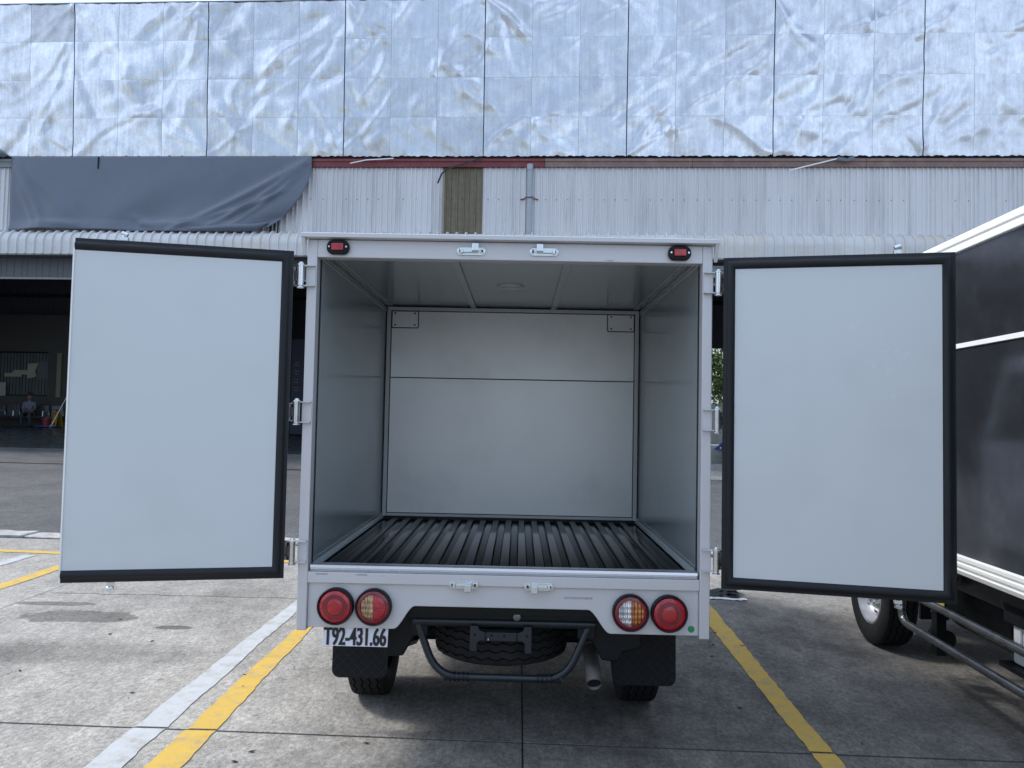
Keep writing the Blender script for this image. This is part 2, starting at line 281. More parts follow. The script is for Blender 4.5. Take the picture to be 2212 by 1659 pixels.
# ---------------------------------------------------------------- geometry helpers
class G:
    def __init__(s): s.v = []; s.f = []
    def poly(s, pts): n = len(s.v); s.v += [tuple(p) for p in pts]; s.f.append(tuple(range(n, n+len(pts)))); return s
    def box(s, x0, x1, y0, y1, z0, z1, T=None):
        n = len(s.v); p = [(x, y, z) for x in (x0, x1) for y in (y0, y1) for z in (z0, z1)]
        if T: p = [T(*q) for q in p]
        s.v += p; s.f += [tuple(n+i for i in q) for q in ((0, 1, 3, 2), (4, 6, 7, 5), (0, 4, 5, 1), (2, 3, 7, 6), (0, 2, 6, 4), (1, 5, 7, 3))]; return s
    def prism(s, poly, y0, y1, T=None):        # poly in x,z extruded along y
        n = len(s.v); k = len(poly); p = [(x, y0, z) for x, z in poly]+[(x, y1, z) for x, z in poly]
        if T: p = [T(*q) for q in p]
        s.v += p; s.f.append(tuple(range(n, n+k))); s.f.append(tuple(range(n+2*k-1, n+k-1, -1)))
        s.f += [(n+i, n+k+i, n+k+(i+1) % k, n+(i+1) % k) for i in range(k)]; return s
    def rings(s, rs, closed=True, cap=True):
        n = len(s.v); k = len(rs[0])
        for q in rs: s.v += [tuple(p) for p in q]
        for a in range(len(rs)-1):
            for i in range(k if closed else k-1):
                j = (i+1) % k; s.f.append((n+a*k+i, n+a*k+j, n+(a+1)*k+j, n+(a+1)*k+i))
        if cap and closed: s.f.append(tuple(range(n+k-1, n-1, -1))); e = n+(len(rs)-1)*k; s.f.append(tuple(range(e, e+k)))
        return s
    def tube(s, pts, r, n=10, cap=True):
        P = [Vector(p) for p in pts]; rs = []; up = None
        for i, p in enumerate(P):
            d = (P[min(i+1, len(P)-1)]-P[max(i-1, 0)]).normalized()
            if up is None: up = Vector((0, 0, 1)) if abs(d.z) < .9 else Vector((1, 0, 0))
            a = d.cross(up).normalized(); up = a.cross(d).normalized(); q = r[i] if isinstance(r, (list, tuple)) else r
            rs.append([p+a*q*math.cos(2*math.pi*k/n)+up*q*math.sin(2*math.pi*k/n) for k in range(n)])
        return s.rings(rs, True, cap)
    def lathe(s, prof, ctr, axis, n=32, closed=False, cap=True):   # prof (r,h)
        c = Vector(ctr); ax = {'x': Vector((1, 0, 0)), 'y': Vector((0, 1, 0)), 'z': Vector((0, 0, 1))}[axis]
        e1 = {'x': Vector((0, 1, 0)), 'y': Vector((1, 0, 0)), 'z': Vector((1, 0, 0))}[axis]; e2 = ax.cross(e1)
        pr = prof+[prof[0]] if closed else prof
        return s.rings([[c+ax*h+e1*r*math.cos(2*math.pi*k/n)+e2*r*math.sin(2*math.pi*k/n) for k in range(n)] for r, h in pr], True, cap and not closed)
    def grid(s, fn, nu, nv):
        n = len(s.v); s.v += [tuple(fn(i/nu, j/nv)) for j in range(nv+1) for i in range(nu+1)]
        s.f += [(n+j*(nu+1)+i, n+j*(nu+1)+i+1, n+(j+1)*(nu+1)+i+1, n+(j+1)*(nu+1)+i) for j in range(nv) for i in range(nu)]; return s
    def mesh(s, name, smooth=None):
        me = bpy.data.meshes.new(name); me.from_pydata(s.v, [], s.f); me.update()
        bm = bmesh.new(); bm.from_mesh(me); bmesh.ops.recalc_face_normals(bm, faces=bm.faces); bm.to_mesh(me); bm.free()
        if smooth is not None:
            me.shade_smooth()
            if smooth < 180: me.set_sharp_from_angle(angle=R(smooth))
        return me
    def build(s, name, mat, parent=None, smooth=None, bevel=0, seg=2):
        me = s.mesh(name, smooth); me.materials.append(M[mat]); return link_obj(name, me, parent, bevel, seg)
def link_obj(name, me, parent=None, bevel=0, seg=2):
    o = bpy.data.objects.new(name, me); C.objects.link(o); o.parent = parent
    if bevel:
        b = o.modifiers.new('bevel', 'BEVEL'); b.width = bevel; b.segments = seg; b.limit_method = 'ANGLE'; b.angle_limit = R(40); b.harden_normals = False
    return o
def tag(o, label, cat, group=None, kind=None):
    if label: o['label'] = label
    if cat: o['category'] = cat
    if group: o['group'] = group
    if kind: o['kind'] = kind
    return o
def empty(name, loc=(0, 0, 0), rz=0):
    o = bpy.data.objects.new(name, None); C.objects.link(o); o.location = loc; o.rotation_euler.z = rz; o.empty_display_size = .2; return o
def structure(o): o['kind'] = 'structure'; return o
def text_mesh(name, s, width, height, mat, parent, loc, depth=.0012, bold=0.0, T=None, fat=0.0):
    cu = bpy.data.curves.new('t', 'FONT'); cu.body = s; cu.extrude = .02; cu.offset = bold; cu.resolution_u = 4
    o = bpy.data.objects.new('t', cu); C.objects.link(o); bpy.context.view_layer.update()
    dg = bpy.context.evaluated_depsgraph_get(); me = bpy.data.meshes.new_from_object(o.evaluated_get(dg)); bpy.data.objects.remove(o)
    V = np.array([v.co[:] for v in me.vertices]); lo = V.min(0); hi = V.max(0)
    for v in me.vertices:
        x = (v.co.x-lo[0])/(hi[0]-lo[0])*width; z = (v.co.y-lo[1])/(hi[1]-lo[1])*height; y = -(v.co.z/.04)*depth
        v.co = T(x, y, z) if T else Vector((loc[0]+x, loc[1]+y, loc[2]+z))
    if fat:      # heavy strokes: the same letters laid side by side
        bm = bmesh.new()
        for q in (-1, -.33, .33, 1):
            m2 = me.copy(); m2.transform(Matrix.Translation((q*fat, -.00008*(q+1), 0))); bm.from_mesh(m2); bpy.data.meshes.remove(m2)
        bm.to_mesh(me); bm.free()
    me.update(); me.materials.clear(); me.materials.append(M[mat]); me.name = name
    return link_obj(name, me, parent)
def arc(cx, cz, r, a0, a1, n): return [(cx+r*math.cos(R(a0+(a1-a0)*i/n)), cz+r*math.sin(R(a0+(a1-a0)*i/n))) for i in range(n+1)]
def stadium(cx, cz, w_, h_, n=6, rad=None):
    q = min(w_, h_)/2 if rad is None else rad
    return arc(cx+w_/2-q, cz+h_/2-q, q, 0, 90, n)+arc(cx-w_/2+q, cz+h_/2-q, q, 90, 180, n)+arc(cx-w_/2+q, cz-h_/2+q, q, 180, 270, n)+arc(cx+w_/2-q, cz-h_/2+q, q, 270, 360, n)

# ================================================================ GROUND
structure(G().poly([(-400, -300, -.08), (400, -300, -.08), (400, 500, -.08), (-400, 500, -.08)]).build('ground', 'soil'))
SK = -.033   # skew of the transverse joints
def jy(x, y0): return y0+SK*x
apron = structure(empty('concrete_apron'))
xs = [-14.6, -10.93, -7.26, -3.59, .095, 3.78, 7.45, 11.1, 14.8]; ys = [-9.4, -4.6, .245, 5.02]
for i in range(len(xs)-1):
    for j in range(len(ys)-1):
        g = .008; x0, x1 = xs[i]+.004, xs[i+1]-.004
        q = [(x0, jy(x0, ys[j])+g), (x1, jy(x1, ys[j])+g), (x1, jy(x1, ys[j+1])-g), (x0, jy(x0, ys[j+1])-g)]
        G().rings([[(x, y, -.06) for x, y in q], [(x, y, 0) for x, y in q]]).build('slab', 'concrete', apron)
structure(G().poly([(-15, -9.2, -.004), (15, -9.8, -.004), (15, 5, -.004), (-15, 5.6, -.004)]).build('joint_bed', 'crack'))
# pale broken kerb and the black crack in front of it
kerb = structure(empty('kerb'))
x = -14.5
while x < 14.5:
    x2 = min(x+.9+random.random()*.5, 14.5); pts = []
    n = 8
    a = [(x+(x2-x)*k/n, jy(x+(x2-x)*k/n, 5.10)+random.uniform(-.045, .045)) for k in range(n+1)]; bq = [(x+(x2-x)*k/n, jy(x+(x2-x)*k/n, 5.40)+random.uniform(-.03, .03)) for k in range(n, -1, -1)]
    p = a+bq; h = .016+random.uniform(-.008, .008)
    G().rings([[(u, v, -.06) for u, v in p], [(u, v, h) for u, v in p]]).build('kerb_piece', 'kerb', kerb, bevel=.006, seg=1); x = x2+.006
structure(G().poly([(-15, 5.5, -.012), (15, 4.5, -.012), (15, 15.0, -.012), (-15, 15.8, -.012)]).build('asphalt_yard_bed', 'asphalt'))
def yard(u, v):
    x = -45+90*u; y = jy(x, 5.36)*(1-v)+(16.0-.05*x)*v
    return (x, y, -.004+.02*math.sin(3*u+2*v)*v)
structure(G().grid(yard, 40, 16).build('asphalt_yard', 'asphalt', smooth=180))

def line(name, pts, width, mat, label, seed, group):
    width = width if callable(width) else (lambda y, w_=width: w_)
    rd = random.Random(seed); o = empty(name, (pts[0][0], pts[0][1], 0))
    ox, oy = pts[0]
    for (a, b) in zip(pts[:-1], pts[1:]):
        a = Vector((*a, 0)); b = Vector((*b, 0)); d = b-a; L = d.length; d.normalize(); nn_ = Vector((-d.y, d.x, 0)); k = max(2, int(L/.045)); A = []; B = []
        for i in range(k+1):
            p = a+d*(L*i/k); wob = .010*noise.noise(Vector((seed*3.1, i*.16, 0)))
            A.append(p+nn_*(width(p.y)/2+wob+rd.uniform(-.004, .004))); B.append(p-nn_*(width(p.y)/2-wob+rd.uniform(-.004, .004)))
        g = G()
        for i in range(k): g.poly([(v.x-ox, v.y-oy, .004) for v in (A[i], A[i+1], B[i+1], B[i])])
        g.build('stroke', mat, o)
    return tag(o, label, 'road marking', group, 'structure')
def cut(x0, y0, x1, y1):    # straight marking split where the transverse joint crosses it
    t = (jy(x0, .245)-y0)/(y1-y0); xc = x0+(x1-x0)*t; yc = y0+(y1-y0)*t
    return [((x0, y0), (xc, yc-.009)), ((xc, yc+.009), (x1, y1))]
def mark(name, x0, y0, x1, y1, wd, mat, label, seed):
    o = None
    if y0 < .2 < y1:
        (a, b), (c_, d) = cut(x0, y0, x1, y1); o = line(name, [a, b], wd, mat, label, seed, None)
        p = line(name, [c_, d], wd, mat, label, seed+1, None); st = p.children[0]; st.parent = o; st.location = (c_[0]-a[0], c_[1]-a[1], 0); bpy.data.objects.remove(p)
    else: o = line(name, [(x0, y0), (x1, y1)], wd, mat, label, seed, None)
    return o
mark('yellow_bay_line', -1.32, -5, -1.355, 4.25, lambda y: max(.09, min(.17, 0.145+(0.1-0.145)*(y--0.08)/(1.94--0.08))), 'yellow_line', 'yellow painted bay line left of the silver truck', 3)
mark('white_bay_line', -1.60, -5, -1.56, 4.25, lambda y: max(.09, min(.17, 0.15+(0.105-0.15)*(y--0.09)/(2.4--0.09))), 'white_line', 'white painted line beside the yellow bay line on the left', 5)
mark('yellow_bay_line', 1.19, -5, 1.535, 4.0, lambda y: max(.09, min(.17, 0.098+(0.13-0.098)*(y-0.07)/(2.15-0.07))), 'yellow_line', 'yellow painted bay line between the two trucks', 8)
mark('yellow_cross_line', -9.5, 4.78, -1.7, 4.18, .12, 'yellow_line', 'yellow line along the kerb edge at far left', 10)
mark('yellow_bay_line', -4.04, -5, -4.04, 4.2, .13, 'yellow_line', 'yellow bay line at far left beyond the open door', 12)
mark('white_bay_line', -4.645, -5, -4.64, 4.25, .12, 'white_line', 'short white line at the far left edge of the yard', 14)
# thin crack across the slab and scattered dry flecks
g = G(); pts = [(-3.5+2.0*i/40, 2.76+.03*noise.noise(Vector((i*.3, 2, 0)))) for i in range(41)]
for (a, b_) in zip(pts[:-1], pts[1:]): g.poly([(a[0], a[1], .003), (b_[0], b_[1], .003), (b_[0], b_[1]+.007, .003), (a[0], a[1]+.007, .003)])
tag(g.build('slab_crack', 'crack'), None, None, None, 'structure')
g = G()
for i in range(75):
    x = random.uniform(-4.5, 3.5); y = random.uniform(-.15, 4.5)
    if -.9 < x < .9 and y > .3 and random.random() < .7: continue
    s = random.choice((.005, .007, .010, .018)); a = random.uniform(0, 3.14); ca, sa = math.cos(a)*s, math.sin(a)*s
    g.rings([[(x+ca, y+sa, .0045), (x-sa*.4, y+ca*.4, .0045), (x-ca, y-sa, .0045), (x+sa*.4, y-ca*.4, .0045)], [(x+ca*.8, y+sa*.8, .006), (x-sa*.3, y+ca*.3, .008), (x-ca*.8, y-sa*.8, .0065), (x+sa*.3, y-ca*.3, .006)]])
tag(g.build('dry_litter', 'litter'), 'dark dry flecks and leaf bits scattered over the concrete', 'litter', None, 'stuff')
g = G()
for i in range(3):
    g.grid(lambda u, v, i=i: (1.60+.26*u+.02*i, 3.10+.14*v+.05*i, .006+.045*abs(noise.noise(Vector((u*4, v*3, i*2))))*(1-abs(2*u-1))+.02*i*u), 10, 6)
tag(g.build('crumpled_rag', 'rubber', smooth=40), 'crumpled black rag lying on the concrete right of the silver truck', 'rag')
g = G(); g.grid(lambda u, v: (1.60+.30*u, 3.02+.07*v+.02*math.sin(6*u), .006+.012*abs(noise.noise(Vector((u*5, v*2, 3))))), 10, 3)
tag(g.build('white_paper_scrap', 'white_plastic', smooth=40), 'white paper scrap beside the crumpled black rag', 'paper')

# ================================================================ BUILDING
BR = R(-2.9)
bld = empty('workshop_building', (0, 20.5, 0), BR)
tag(bld, 'large workshop hall with silver foil covered upper facade and white ribbed cladding', 'building')
U0, U1 = -23.0, 21.0
# --- foil sheets: tension folds shared by neighbouring sheets
zr = [9.53, 10.75, 11.98, 13.22, 14.43]; col0, cw = -14.52-4*1.4755, 1.4755
folds = []
for k in range(260):
    fu = rng.uniform(-21, 20); fz = rng.uniform(9.4, 14.5)
    ang = rng.choice([1, 1, 1, -1])*rng.uniform(R(28), R(72)) if rng.random() < .8 else rng.uniform(0, R(180))
    folds.append((fu, fz, math.cos(ang), math.sin(ang), rng.uniform(.4, 1.25), (wd_ := rng.uniform(.09, .26)), wd_*rng.uniform(.06, .22)*rng.choice([1, 1, -1])))
for sm in [-14.52+4.426*k for k in range(-1, 8)]:      # fans of folds from panel corners
    for k in range(5):
        top = rng.random() < .5; z0 = 14.3 if top else 9.65; a = rng.uniform(R(20), R(70)); sg = rng.choice([-1, 1]); L = rng.uniform(.8, 1.7)
        du, dz = sg*math.cos(a), (-1 if top else 1)*math.sin(a)
        folds.append((sm+du*L*.8, z0+dz*L*.8, du, dz, L, (wd_ := rng.uniform(.07, .16)), wd_*rng.uniform(.08, .22)))
FA = np.array(folds)
def foil_h(u, z):
    h = np.zeros_like(u)
    for fu, fz, c_, s_, L, wd, am in FA:
        du, dz = u-fu, z-fz; al = du*c_+dz*s_; ac = -du*s_+dz*c_+.08*np.sin(al*2.3+fu)
        h += am*np.exp(-(al/L)**4)*np.exp(-(ac/wd)**2)
    h += .022*np.sin(u*2.1+1.7*np.sin(z*1.3))*np.cos(z*1.9+u*.6)+.008*np.sin(u*5.3+2*np.sin(z*3.1))*np.sin(z*4.7+u*2.2)
    return np.maximum(h, -.03)
NU, NV = 26, 22
foil_cols = 27
for i in range(foil_cols):
    for j in range(4):
        ua, ub = col0+i*cw, col0+(i+1)*cw; za, zb = zr[j], zr[j+1]
        big_l = abs(((ua+14.52)/4.4265) % 1) < .02 or abs(((ua+14.52)/4.4265) % 1-1) < .02
        big_r = abs(((ub+14.52)/4.4265) % 1) < .02 or abs(((ub+14.52)/4.4265) % 1-1) < .02
        ga = .015 if big_l else .0025; gb = .015 if big_r else .0025
        uu_, vv_ = np.meshgrid(np.linspace(0, 1, NU+1), np.linspace(0, 1, NV+1)); u = ua+ga+(ub-ua-ga-gb)*uu_; z = za+.001+(zb-za-.002)*vv_
        if j == 0: z = z+np.where(vv_ == 0, .02*np.sin(u*3.1+i*i)*np.sin(u*13.7+2*i)+.012*np.sin(u*31), 0)
        if j == 3: z = z+np.where(vv_ == 1, .02*np.sin(u*2.7+i*i)*np.sin(u*11.7+3*i), 0)
        h = foil_h(u, z); ed = np.minimum(np.minimum(uu_, 1-uu_)*NU, np.minimum(vv_, 1-vv_)*NV); h = h*np.clip(.75+ed*.12, 0, 1)-.0015*(ed < .5)
        v = -.14-(z-9.53)*math.tan(R(2.5))-h-rng.uniform(0, .006)
        g = G(); g.v = list(zip(u.ravel().tolist(), v.ravel().tolist(), z.ravel().tolist()))
        g.f = [(b_*(NU+1)+a, b_*(NU+1)+a+1, (b_+1)*(NU+1)+a+1, (b_+1)*(NU+1)+a) for b_ in range(NV) for a in range(NU)]
        g.build('foil_sheet', 'foil_dull' if (i, j) == (3, 3) else 'foil', bld, smooth=180)
def fv(z): return -.10-(z-9.53)*math.tan(R(2.5))
ce = col0+foil_cols*cw
G().rings([[(col0, fv(9.53)+.05, 9.50), (ce, fv(9.53)+.05, 9.50), (ce, .3, 9.50), (col0, .3, 9.50)], [(col0, fv(14.4)+.05, 14.42), (ce, fv(14.4)+.05, 14.42), (ce, .3, 14.42), (col0, .3, 14.42)]]).build('parapet_backing', 'foil_back', bld)
G().box(col0, ce, fv(14.43)-.06, .32, 14.44, 14.475).build('parapet_capping', 'beam_grey', bld)
for k in range(-1, 8):
    su = -14.52+4.4265*k
    G().rings([[(su-.007, fv(9.6)-.02, 9.55), (su+.007, fv(9.6)-.02, 9.55), (su+.007, fv(9.6)+.03, 9.55), (su-.007, fv(9.6)+.03, 9.55)], [(su-.007, fv(14.4)-.02, 14.42), (su+.007, fv(14.4)-.02, 14.42), (su+.007, fv(14.4)+.03, 14.42), (su-.007, fv(14.4)+.03, 14.42)]]).build('seam_batten', 'gap', bld)
# --- ribbed wall cladding
def ribbed(u0_, u1_, pitch, z0, z1, v0, amp, rib=.030, rd=None, wob=0):
    g = G(); pr = [(u0_, v0)]; u = u0_+pitch*.5; k = 0
    while u < u1_-.01:
        pr += [(u-rib, v0), (u-rib*.45, v0-amp), (u+rib*.45, v0-amp), (u+rib, v0)]; u += pitch*(1 if k % 3 else .72); k += 1
    pr.append((u1_, v0)); g.rings([[(a, b_, z0) for a, b_ in pr], [(a, b_, z1) for a, b_ in pr]], closed=False); return g
u = U0
k = 0
while u < U1:
    ub = u+1.26
    if not (u < -1.3 and ub > -2.4):
        ribbed(u, ub-.004, .185, 6.32, 9.2, -.002*(k % 2), .045).build('wall_sheet', 'wall_sheet', bld)
    else:
        pass
    u = ub; k += 1
# sheets beside the aged skylight strip
kk = [U0+1.26*i for i in range(60)]; lo = max(a for a in kk if a+1.26 <= -2.4+1e-6 or a < -2.4 and a+1.26 > -2.4 and False) if False else None
a0 = [a for a in kk if a < -1.3 and a+1.26 > -2.4][0]; a1 = [a for a in kk if a < -1.3 and a+1.26 > -2.4][-1]+1.26
ribbed(a0, -2.51, .185, 6.32, 9.2, 0, .045).build('wall_sheet', 'wall_sheet', bld); ribbed(-1.25, a1, .185, 6.32, 9.2, 0, .045).build('wall_sheet', 'wall_sheet', bld)
tag(ribbed(-2.51, -1.25, .21, 6.2, 9.19, .012, .045).build('skylight_sheet', 'skylight', bld), 'brown aged translucent strip in the white cladding', None)
G().box(-2.50, -2.44, -.03, -.012, 7.0, 9.1).build('skylight_edge_tape', 'cardboard', bld)
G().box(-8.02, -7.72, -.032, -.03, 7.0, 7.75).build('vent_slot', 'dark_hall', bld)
for z in (8.2,):       # screw heads
    g = G()
    u = -16
    while u < 15: g.box(u-.012, u+.012, -.012, -.002, z-.012, z+.012); u += .37+random.uniform(-.04, .04)
    tag(g.build('screw_heads', 'gap', bld), None, None, None, 'stuff')
# --- eave beam in painted lengths
for (a, b_, mt) in ((U0, -16.55, 'beam_grey'), (-16.54, -9.0, 'beam_red'), (-8.99, .68, 'beam_red'), (.69, 5.2, 'beam_brown'), (5.21, 10.4, 'beam_brown'), (10.41, 15.0, 'beam_brown'), (15.01, U1, 'beam_brown')):
    G().prism([(0, 9.2), (-.10, 9.2), (-.10, 9.36), (-.13, 9.37), (-.13, 9.46), (0, 9.46)], a, b_, T=lambda x, y, z: (y, x, z)).build('eave_beam', mt, bld, bevel=.006, seg=1)
# --- rain pipe
G().tube([(.23, -.09, 6.6), (.23, -.09, 9.12)], .085, 14).build('rain_pipe', 'conc_pipe', bld, smooth=40)
G().tube([(.23, -.09, 9.1), (.23, -.09, 9.28)], .10, 14).build('pipe_socket', 'conc_pipe', bld, smooth=40)
G().tube([(-.05, -.03, 8.19), (.08, -.05, 8.22), (.12, -.18, 8.23), (.34, -.18, 8.23), (.38, -.05, 8.22), (.5, -.03, 8.19)], .018, 6).build('pipe_clamp', 'beam_red', bld)
# --- rolled canopy sheets
cp = [(0.0, 7.06)]+[(-.16-.46*math.sin(R(a)), 6.62+.44*math.cos(R(a))) for a in range(0, 91, 10)]+[(-.62, 6.27)]
u = U0; k = 0
while u < U1:
    g = G(); pr = []
    for q in range(4):
        a = u+q*.29; pr += [(a, 0), (a+.10, 0), (a+.114, .060), (a+.154, .060), (a+.168, 0)]
    pr.append((u+1.16-.003, 0)); rs = []
    for i, (v, z) in enumerate(cp):
        a_ = cp[max(i-1, 0)]; b_ = cp[min(i+1, len(cp)-1)]; tx, tz = b_[0]-a_[0], b_[1]-a_[1]; L = math.hypot(tx, tz); nx, nz_ = tz/L, -tx/L
        rs.append([(uu2, v+nx*hh, z+nz_*hh) for uu2, hh in pr])
    g.rings(rs, closed=False).build('canopy_sheet', 'canopy', bld, smooth=35); u += 1.16
G().box(U0, U1, -.60, -.57, 6.235, 6.285).build('canopy_edge_strip', 'boundary', bld)
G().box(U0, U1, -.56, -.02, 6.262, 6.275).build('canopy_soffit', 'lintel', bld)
# --- lintel strip above the openings
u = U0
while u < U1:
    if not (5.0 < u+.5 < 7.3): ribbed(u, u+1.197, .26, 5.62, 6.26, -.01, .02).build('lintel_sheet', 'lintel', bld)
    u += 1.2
G().box(U0, U1, -.05, .02, 5.56, 5.62).build('lintel_rail', 'beam_grey', bld)
G().box(4.75, 7.45, -.05, -.011, 5.80, 6.16).build('bay_sign_board', 'conc_pipe', bld)
text_mesh('sign_letters', '\u1ea2O', .30, .20, 'ink', bld, (5.93, -.054, 5.88), bold=.02)
# --- hall shell
D = 15.0
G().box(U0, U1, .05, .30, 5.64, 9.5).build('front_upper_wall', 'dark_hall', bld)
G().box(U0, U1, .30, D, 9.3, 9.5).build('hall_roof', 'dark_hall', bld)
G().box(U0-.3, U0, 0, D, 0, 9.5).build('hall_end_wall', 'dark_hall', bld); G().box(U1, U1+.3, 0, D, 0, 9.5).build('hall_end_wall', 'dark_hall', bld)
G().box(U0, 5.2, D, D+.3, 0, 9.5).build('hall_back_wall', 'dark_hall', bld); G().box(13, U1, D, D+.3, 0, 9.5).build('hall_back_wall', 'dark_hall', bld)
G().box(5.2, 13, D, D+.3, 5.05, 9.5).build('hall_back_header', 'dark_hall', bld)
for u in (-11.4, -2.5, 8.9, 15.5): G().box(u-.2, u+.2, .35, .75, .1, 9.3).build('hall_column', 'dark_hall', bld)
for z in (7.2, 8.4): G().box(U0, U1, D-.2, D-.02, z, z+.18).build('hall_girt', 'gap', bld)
def hfloor(a, b_):
    u = U0+(U1-U0)*a; v = -.3+(D+1.0)*b_; s = min(1, max(0, (v-.3)/5.2)); lf = min(1, max(0, (-8-u)/4))
    return (u, v, .16+.05*b_+.48*s*lf)
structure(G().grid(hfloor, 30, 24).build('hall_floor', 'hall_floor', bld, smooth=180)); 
for a_, b_, mt in ((U0, -4.0, 'asphalt'), (-3.99, U1, 'ramp_conc')): G().rings([[(a_, -.3, -.05), (b_, -.3, -.05), (b_, -4.8, -.05), (a_, -4.8, -.05)], [(a_, -.3, .155), (b_, -.3, .155), (b_, -4.8, .02), (a_, -4.8, .02)]]).build('entry_ramp', mt, bld)
# waiting area partition: upper ribbed wall, fascia, window with blinds, low wall
PV = 7.0
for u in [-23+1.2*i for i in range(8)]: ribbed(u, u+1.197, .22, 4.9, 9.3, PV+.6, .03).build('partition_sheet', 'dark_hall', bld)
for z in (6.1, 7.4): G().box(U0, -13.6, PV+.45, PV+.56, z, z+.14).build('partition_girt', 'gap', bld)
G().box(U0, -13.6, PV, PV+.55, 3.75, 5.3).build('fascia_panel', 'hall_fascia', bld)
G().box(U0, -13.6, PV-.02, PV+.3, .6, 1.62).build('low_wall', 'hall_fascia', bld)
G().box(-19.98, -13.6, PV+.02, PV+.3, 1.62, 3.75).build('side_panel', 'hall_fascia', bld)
G().box(-19.55, -19.36, PV-.06, PV, 1.86, 3.70).build('cream_post', 'cream', bld)
win = G().box(U0, -19.98, PV+.28, PV+.3, 1.62, 3.75).build('office_window', 'glass_dark', bld)
for i in range(22):
    u = -23+.14*i; G().box(u+.006, u+.118, PV+.20, PV+.205, 1.95, 3.70).build('blind_slat', 'blind', win)
G().box(U0, -19.98, PV+.0, PV+.27, 1.62, 1.90).build('window_sill', 'hall_fascia', win)
pp = [(-21.95, 2.70), (-21.2, 2.70), (-21.2, 2.80), (-20.95, 2.80), (-20.95, 2.62), (-20.55, 2.72), (-20.62, 2.95), (-20.48, 3.28), (-20.95, 3.26), (-20.95, 2.98), (-21.55, 2.98), (-21.6, 2.86), (-21.95, 2.84)]
G().prism(pp, PV+.14, PV+.15).build('taped_paper', 'cardboard', win)
G().box(-20.5, -20.0, PV+.14, PV+.15, 2.62, 3.35).build('notice_sheet', 'blind', win)
G().box(-22.3, -21.75, PV-.03, PV+.01, 1.9, 2.45).build('framed_notice', 'boundary', win)
# dark banner column seen beside the truck
bn = G().box(-10.9, -9.2, 8.9, 9.0, .5, 4.62).build('banner_panel', 'banner', bld)
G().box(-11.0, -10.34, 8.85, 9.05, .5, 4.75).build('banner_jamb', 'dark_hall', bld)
for i, s_ in enumerate((('T\u00d4N', 'TR\u1eccNG'), ('TRUNG', 'T\u00cdN'), ('T\u1eacN', 'T\u00ccNH'), ('THU\u1eacN', 'TI\u1ec6N'))):
    for j, q in enumerate(s_): wd = .052*len(q); text_mesh('banner_word', q, wd, .075, 'banner_ink', bn, (-10.10-wd/2, 8.89, 3.55-.36*i-.12*j))
# torn strips hanging under the foil
def strip(pts, wd, mt, nm='torn_strip'):
    g = G()
    for (a, b_) in zip(pts[:-1], pts[1:]):
        a = Vector(a); b_ = Vector(b_); d = (b_-a).normalized(); n_ = d.cross(Vector((0, 1, 0))).normalized()*wd/2; t_ = Vector((0, .006, 0))
        g.rings([[a+n_-t_, a-n_-t_, a-n_+t_, a+n_+t_], [b_+n_-t_, b_-n_-t_, b_-n_+t_, b_+n_+t_]])
    g.build(nm, mt, bld)
strip([(-5.41, -.25, 9.27), (-4.9, -.24, 9.38), (-4.05, -.2, 9.44)], .03, 'white_trim')
strip([(-2.62, -.3, 8.62), (-2.5, -.3, 8.92), (-2.3, -.28, 9.1), (-1.9, -.26, 9.22), (-1.28, -.22, 9.44)], .05, 'foil_back')
strip([(8.07, -.3, 9.03), (9.53, -.22, 9.42)], .035, 'white_trim')
strip([(9.5, -.25, 9.42), (9.8, -.25, 9.36), (10.0, -.25, 9.46)], .10, 'tarp')

# ---------------------------------------------------------------- tarpaulins
TF = [(.99, .05, .62, .98, .05, .10), (.98, .1, .75, .95, .04, .09), (.97, .2, .84, .9, .035, .08), (.02, .1, .13, .95, .06, .08), (.03, .45, .10, .95, .04, .06), (.01, .02, .25, .9, .08, .05), (.9, .55, .7, .85, .04, .07), (.94, .45, .80, .80, .03, .07), (.45, .82, .58, .97, .05, .07), (.5, .9, .75, .88, .05, .08), (.12, .9, .3, .95, .05, .06)]
def tarp_main(u, v):
    top = -16.53+9.88*u; z1 = 9.52
    # right edge bows inward towards the bottom
    wr = 9.88-1.35*max(0, v)**2.4
    x = -16.53+.12*v+wr*u-(.0)
    zb = 7.08+.12*(math.sin(u*7)*.3)+.0
    lift = .10*max(0, (u-.9)/.1)
    z = z1+(zb+lift-z1)*v
    fold = .05*math.sin(9*(u*1.2+v*.7))*v*(.25+u)+.17*max(0, v-.55)*abs(math.sin(17*u+6*v))*max(0, u-.6)*3+.035*math.sin(26*u+5*v)*v**2
    cre = 0
    for (a0_, b0_, a1_, b1_, wd_, am_) in TF:
        du, dv = (a1_-a0_), (b1_-b0_); L2 = du*du*16+dv*dv; t_ = max(0, min(1, ((u-a0_)*du*16+(v-b0_)*dv)/L2)); d2 = ((u-a0_-du*t_)*4)**2+(v-b0_-dv*t_)**2; cre += am_*math.exp(-d2/wd_**2)*(.4+.6*math.sin(math.pi*t_))
    y = -.20-.15*v-fold-cre-.10*max(0, v-.86)*7*(.4+.6*math.sin(u*11)**2)
    return (x, y, z)
tp = empty('hanging_tarpaulin', (0, 20.5, 0), BR)
tag(tp, 'wide blue grey tarpaulin hanging below the foil above the left canopy', 'tarpaulin')
g = G().grid(tarp_main, 130, 44); o = g.build('sheet', 'tarp', tp, smooth=180); sm = o.modifiers.new('solid', 'SOLIDIFY'); sm.thickness = .006
g = G()   # rolled bundle at the lower right
g.tube([(-11.5, -.34, 7.10), (-10.2, -.42, 7.13), (-9.0, -.48, 7.16), (-8.3, -.46, 7.18), (-7.95, -.42, 7.3)], [.03, .07, .13, .13, .05], 10)
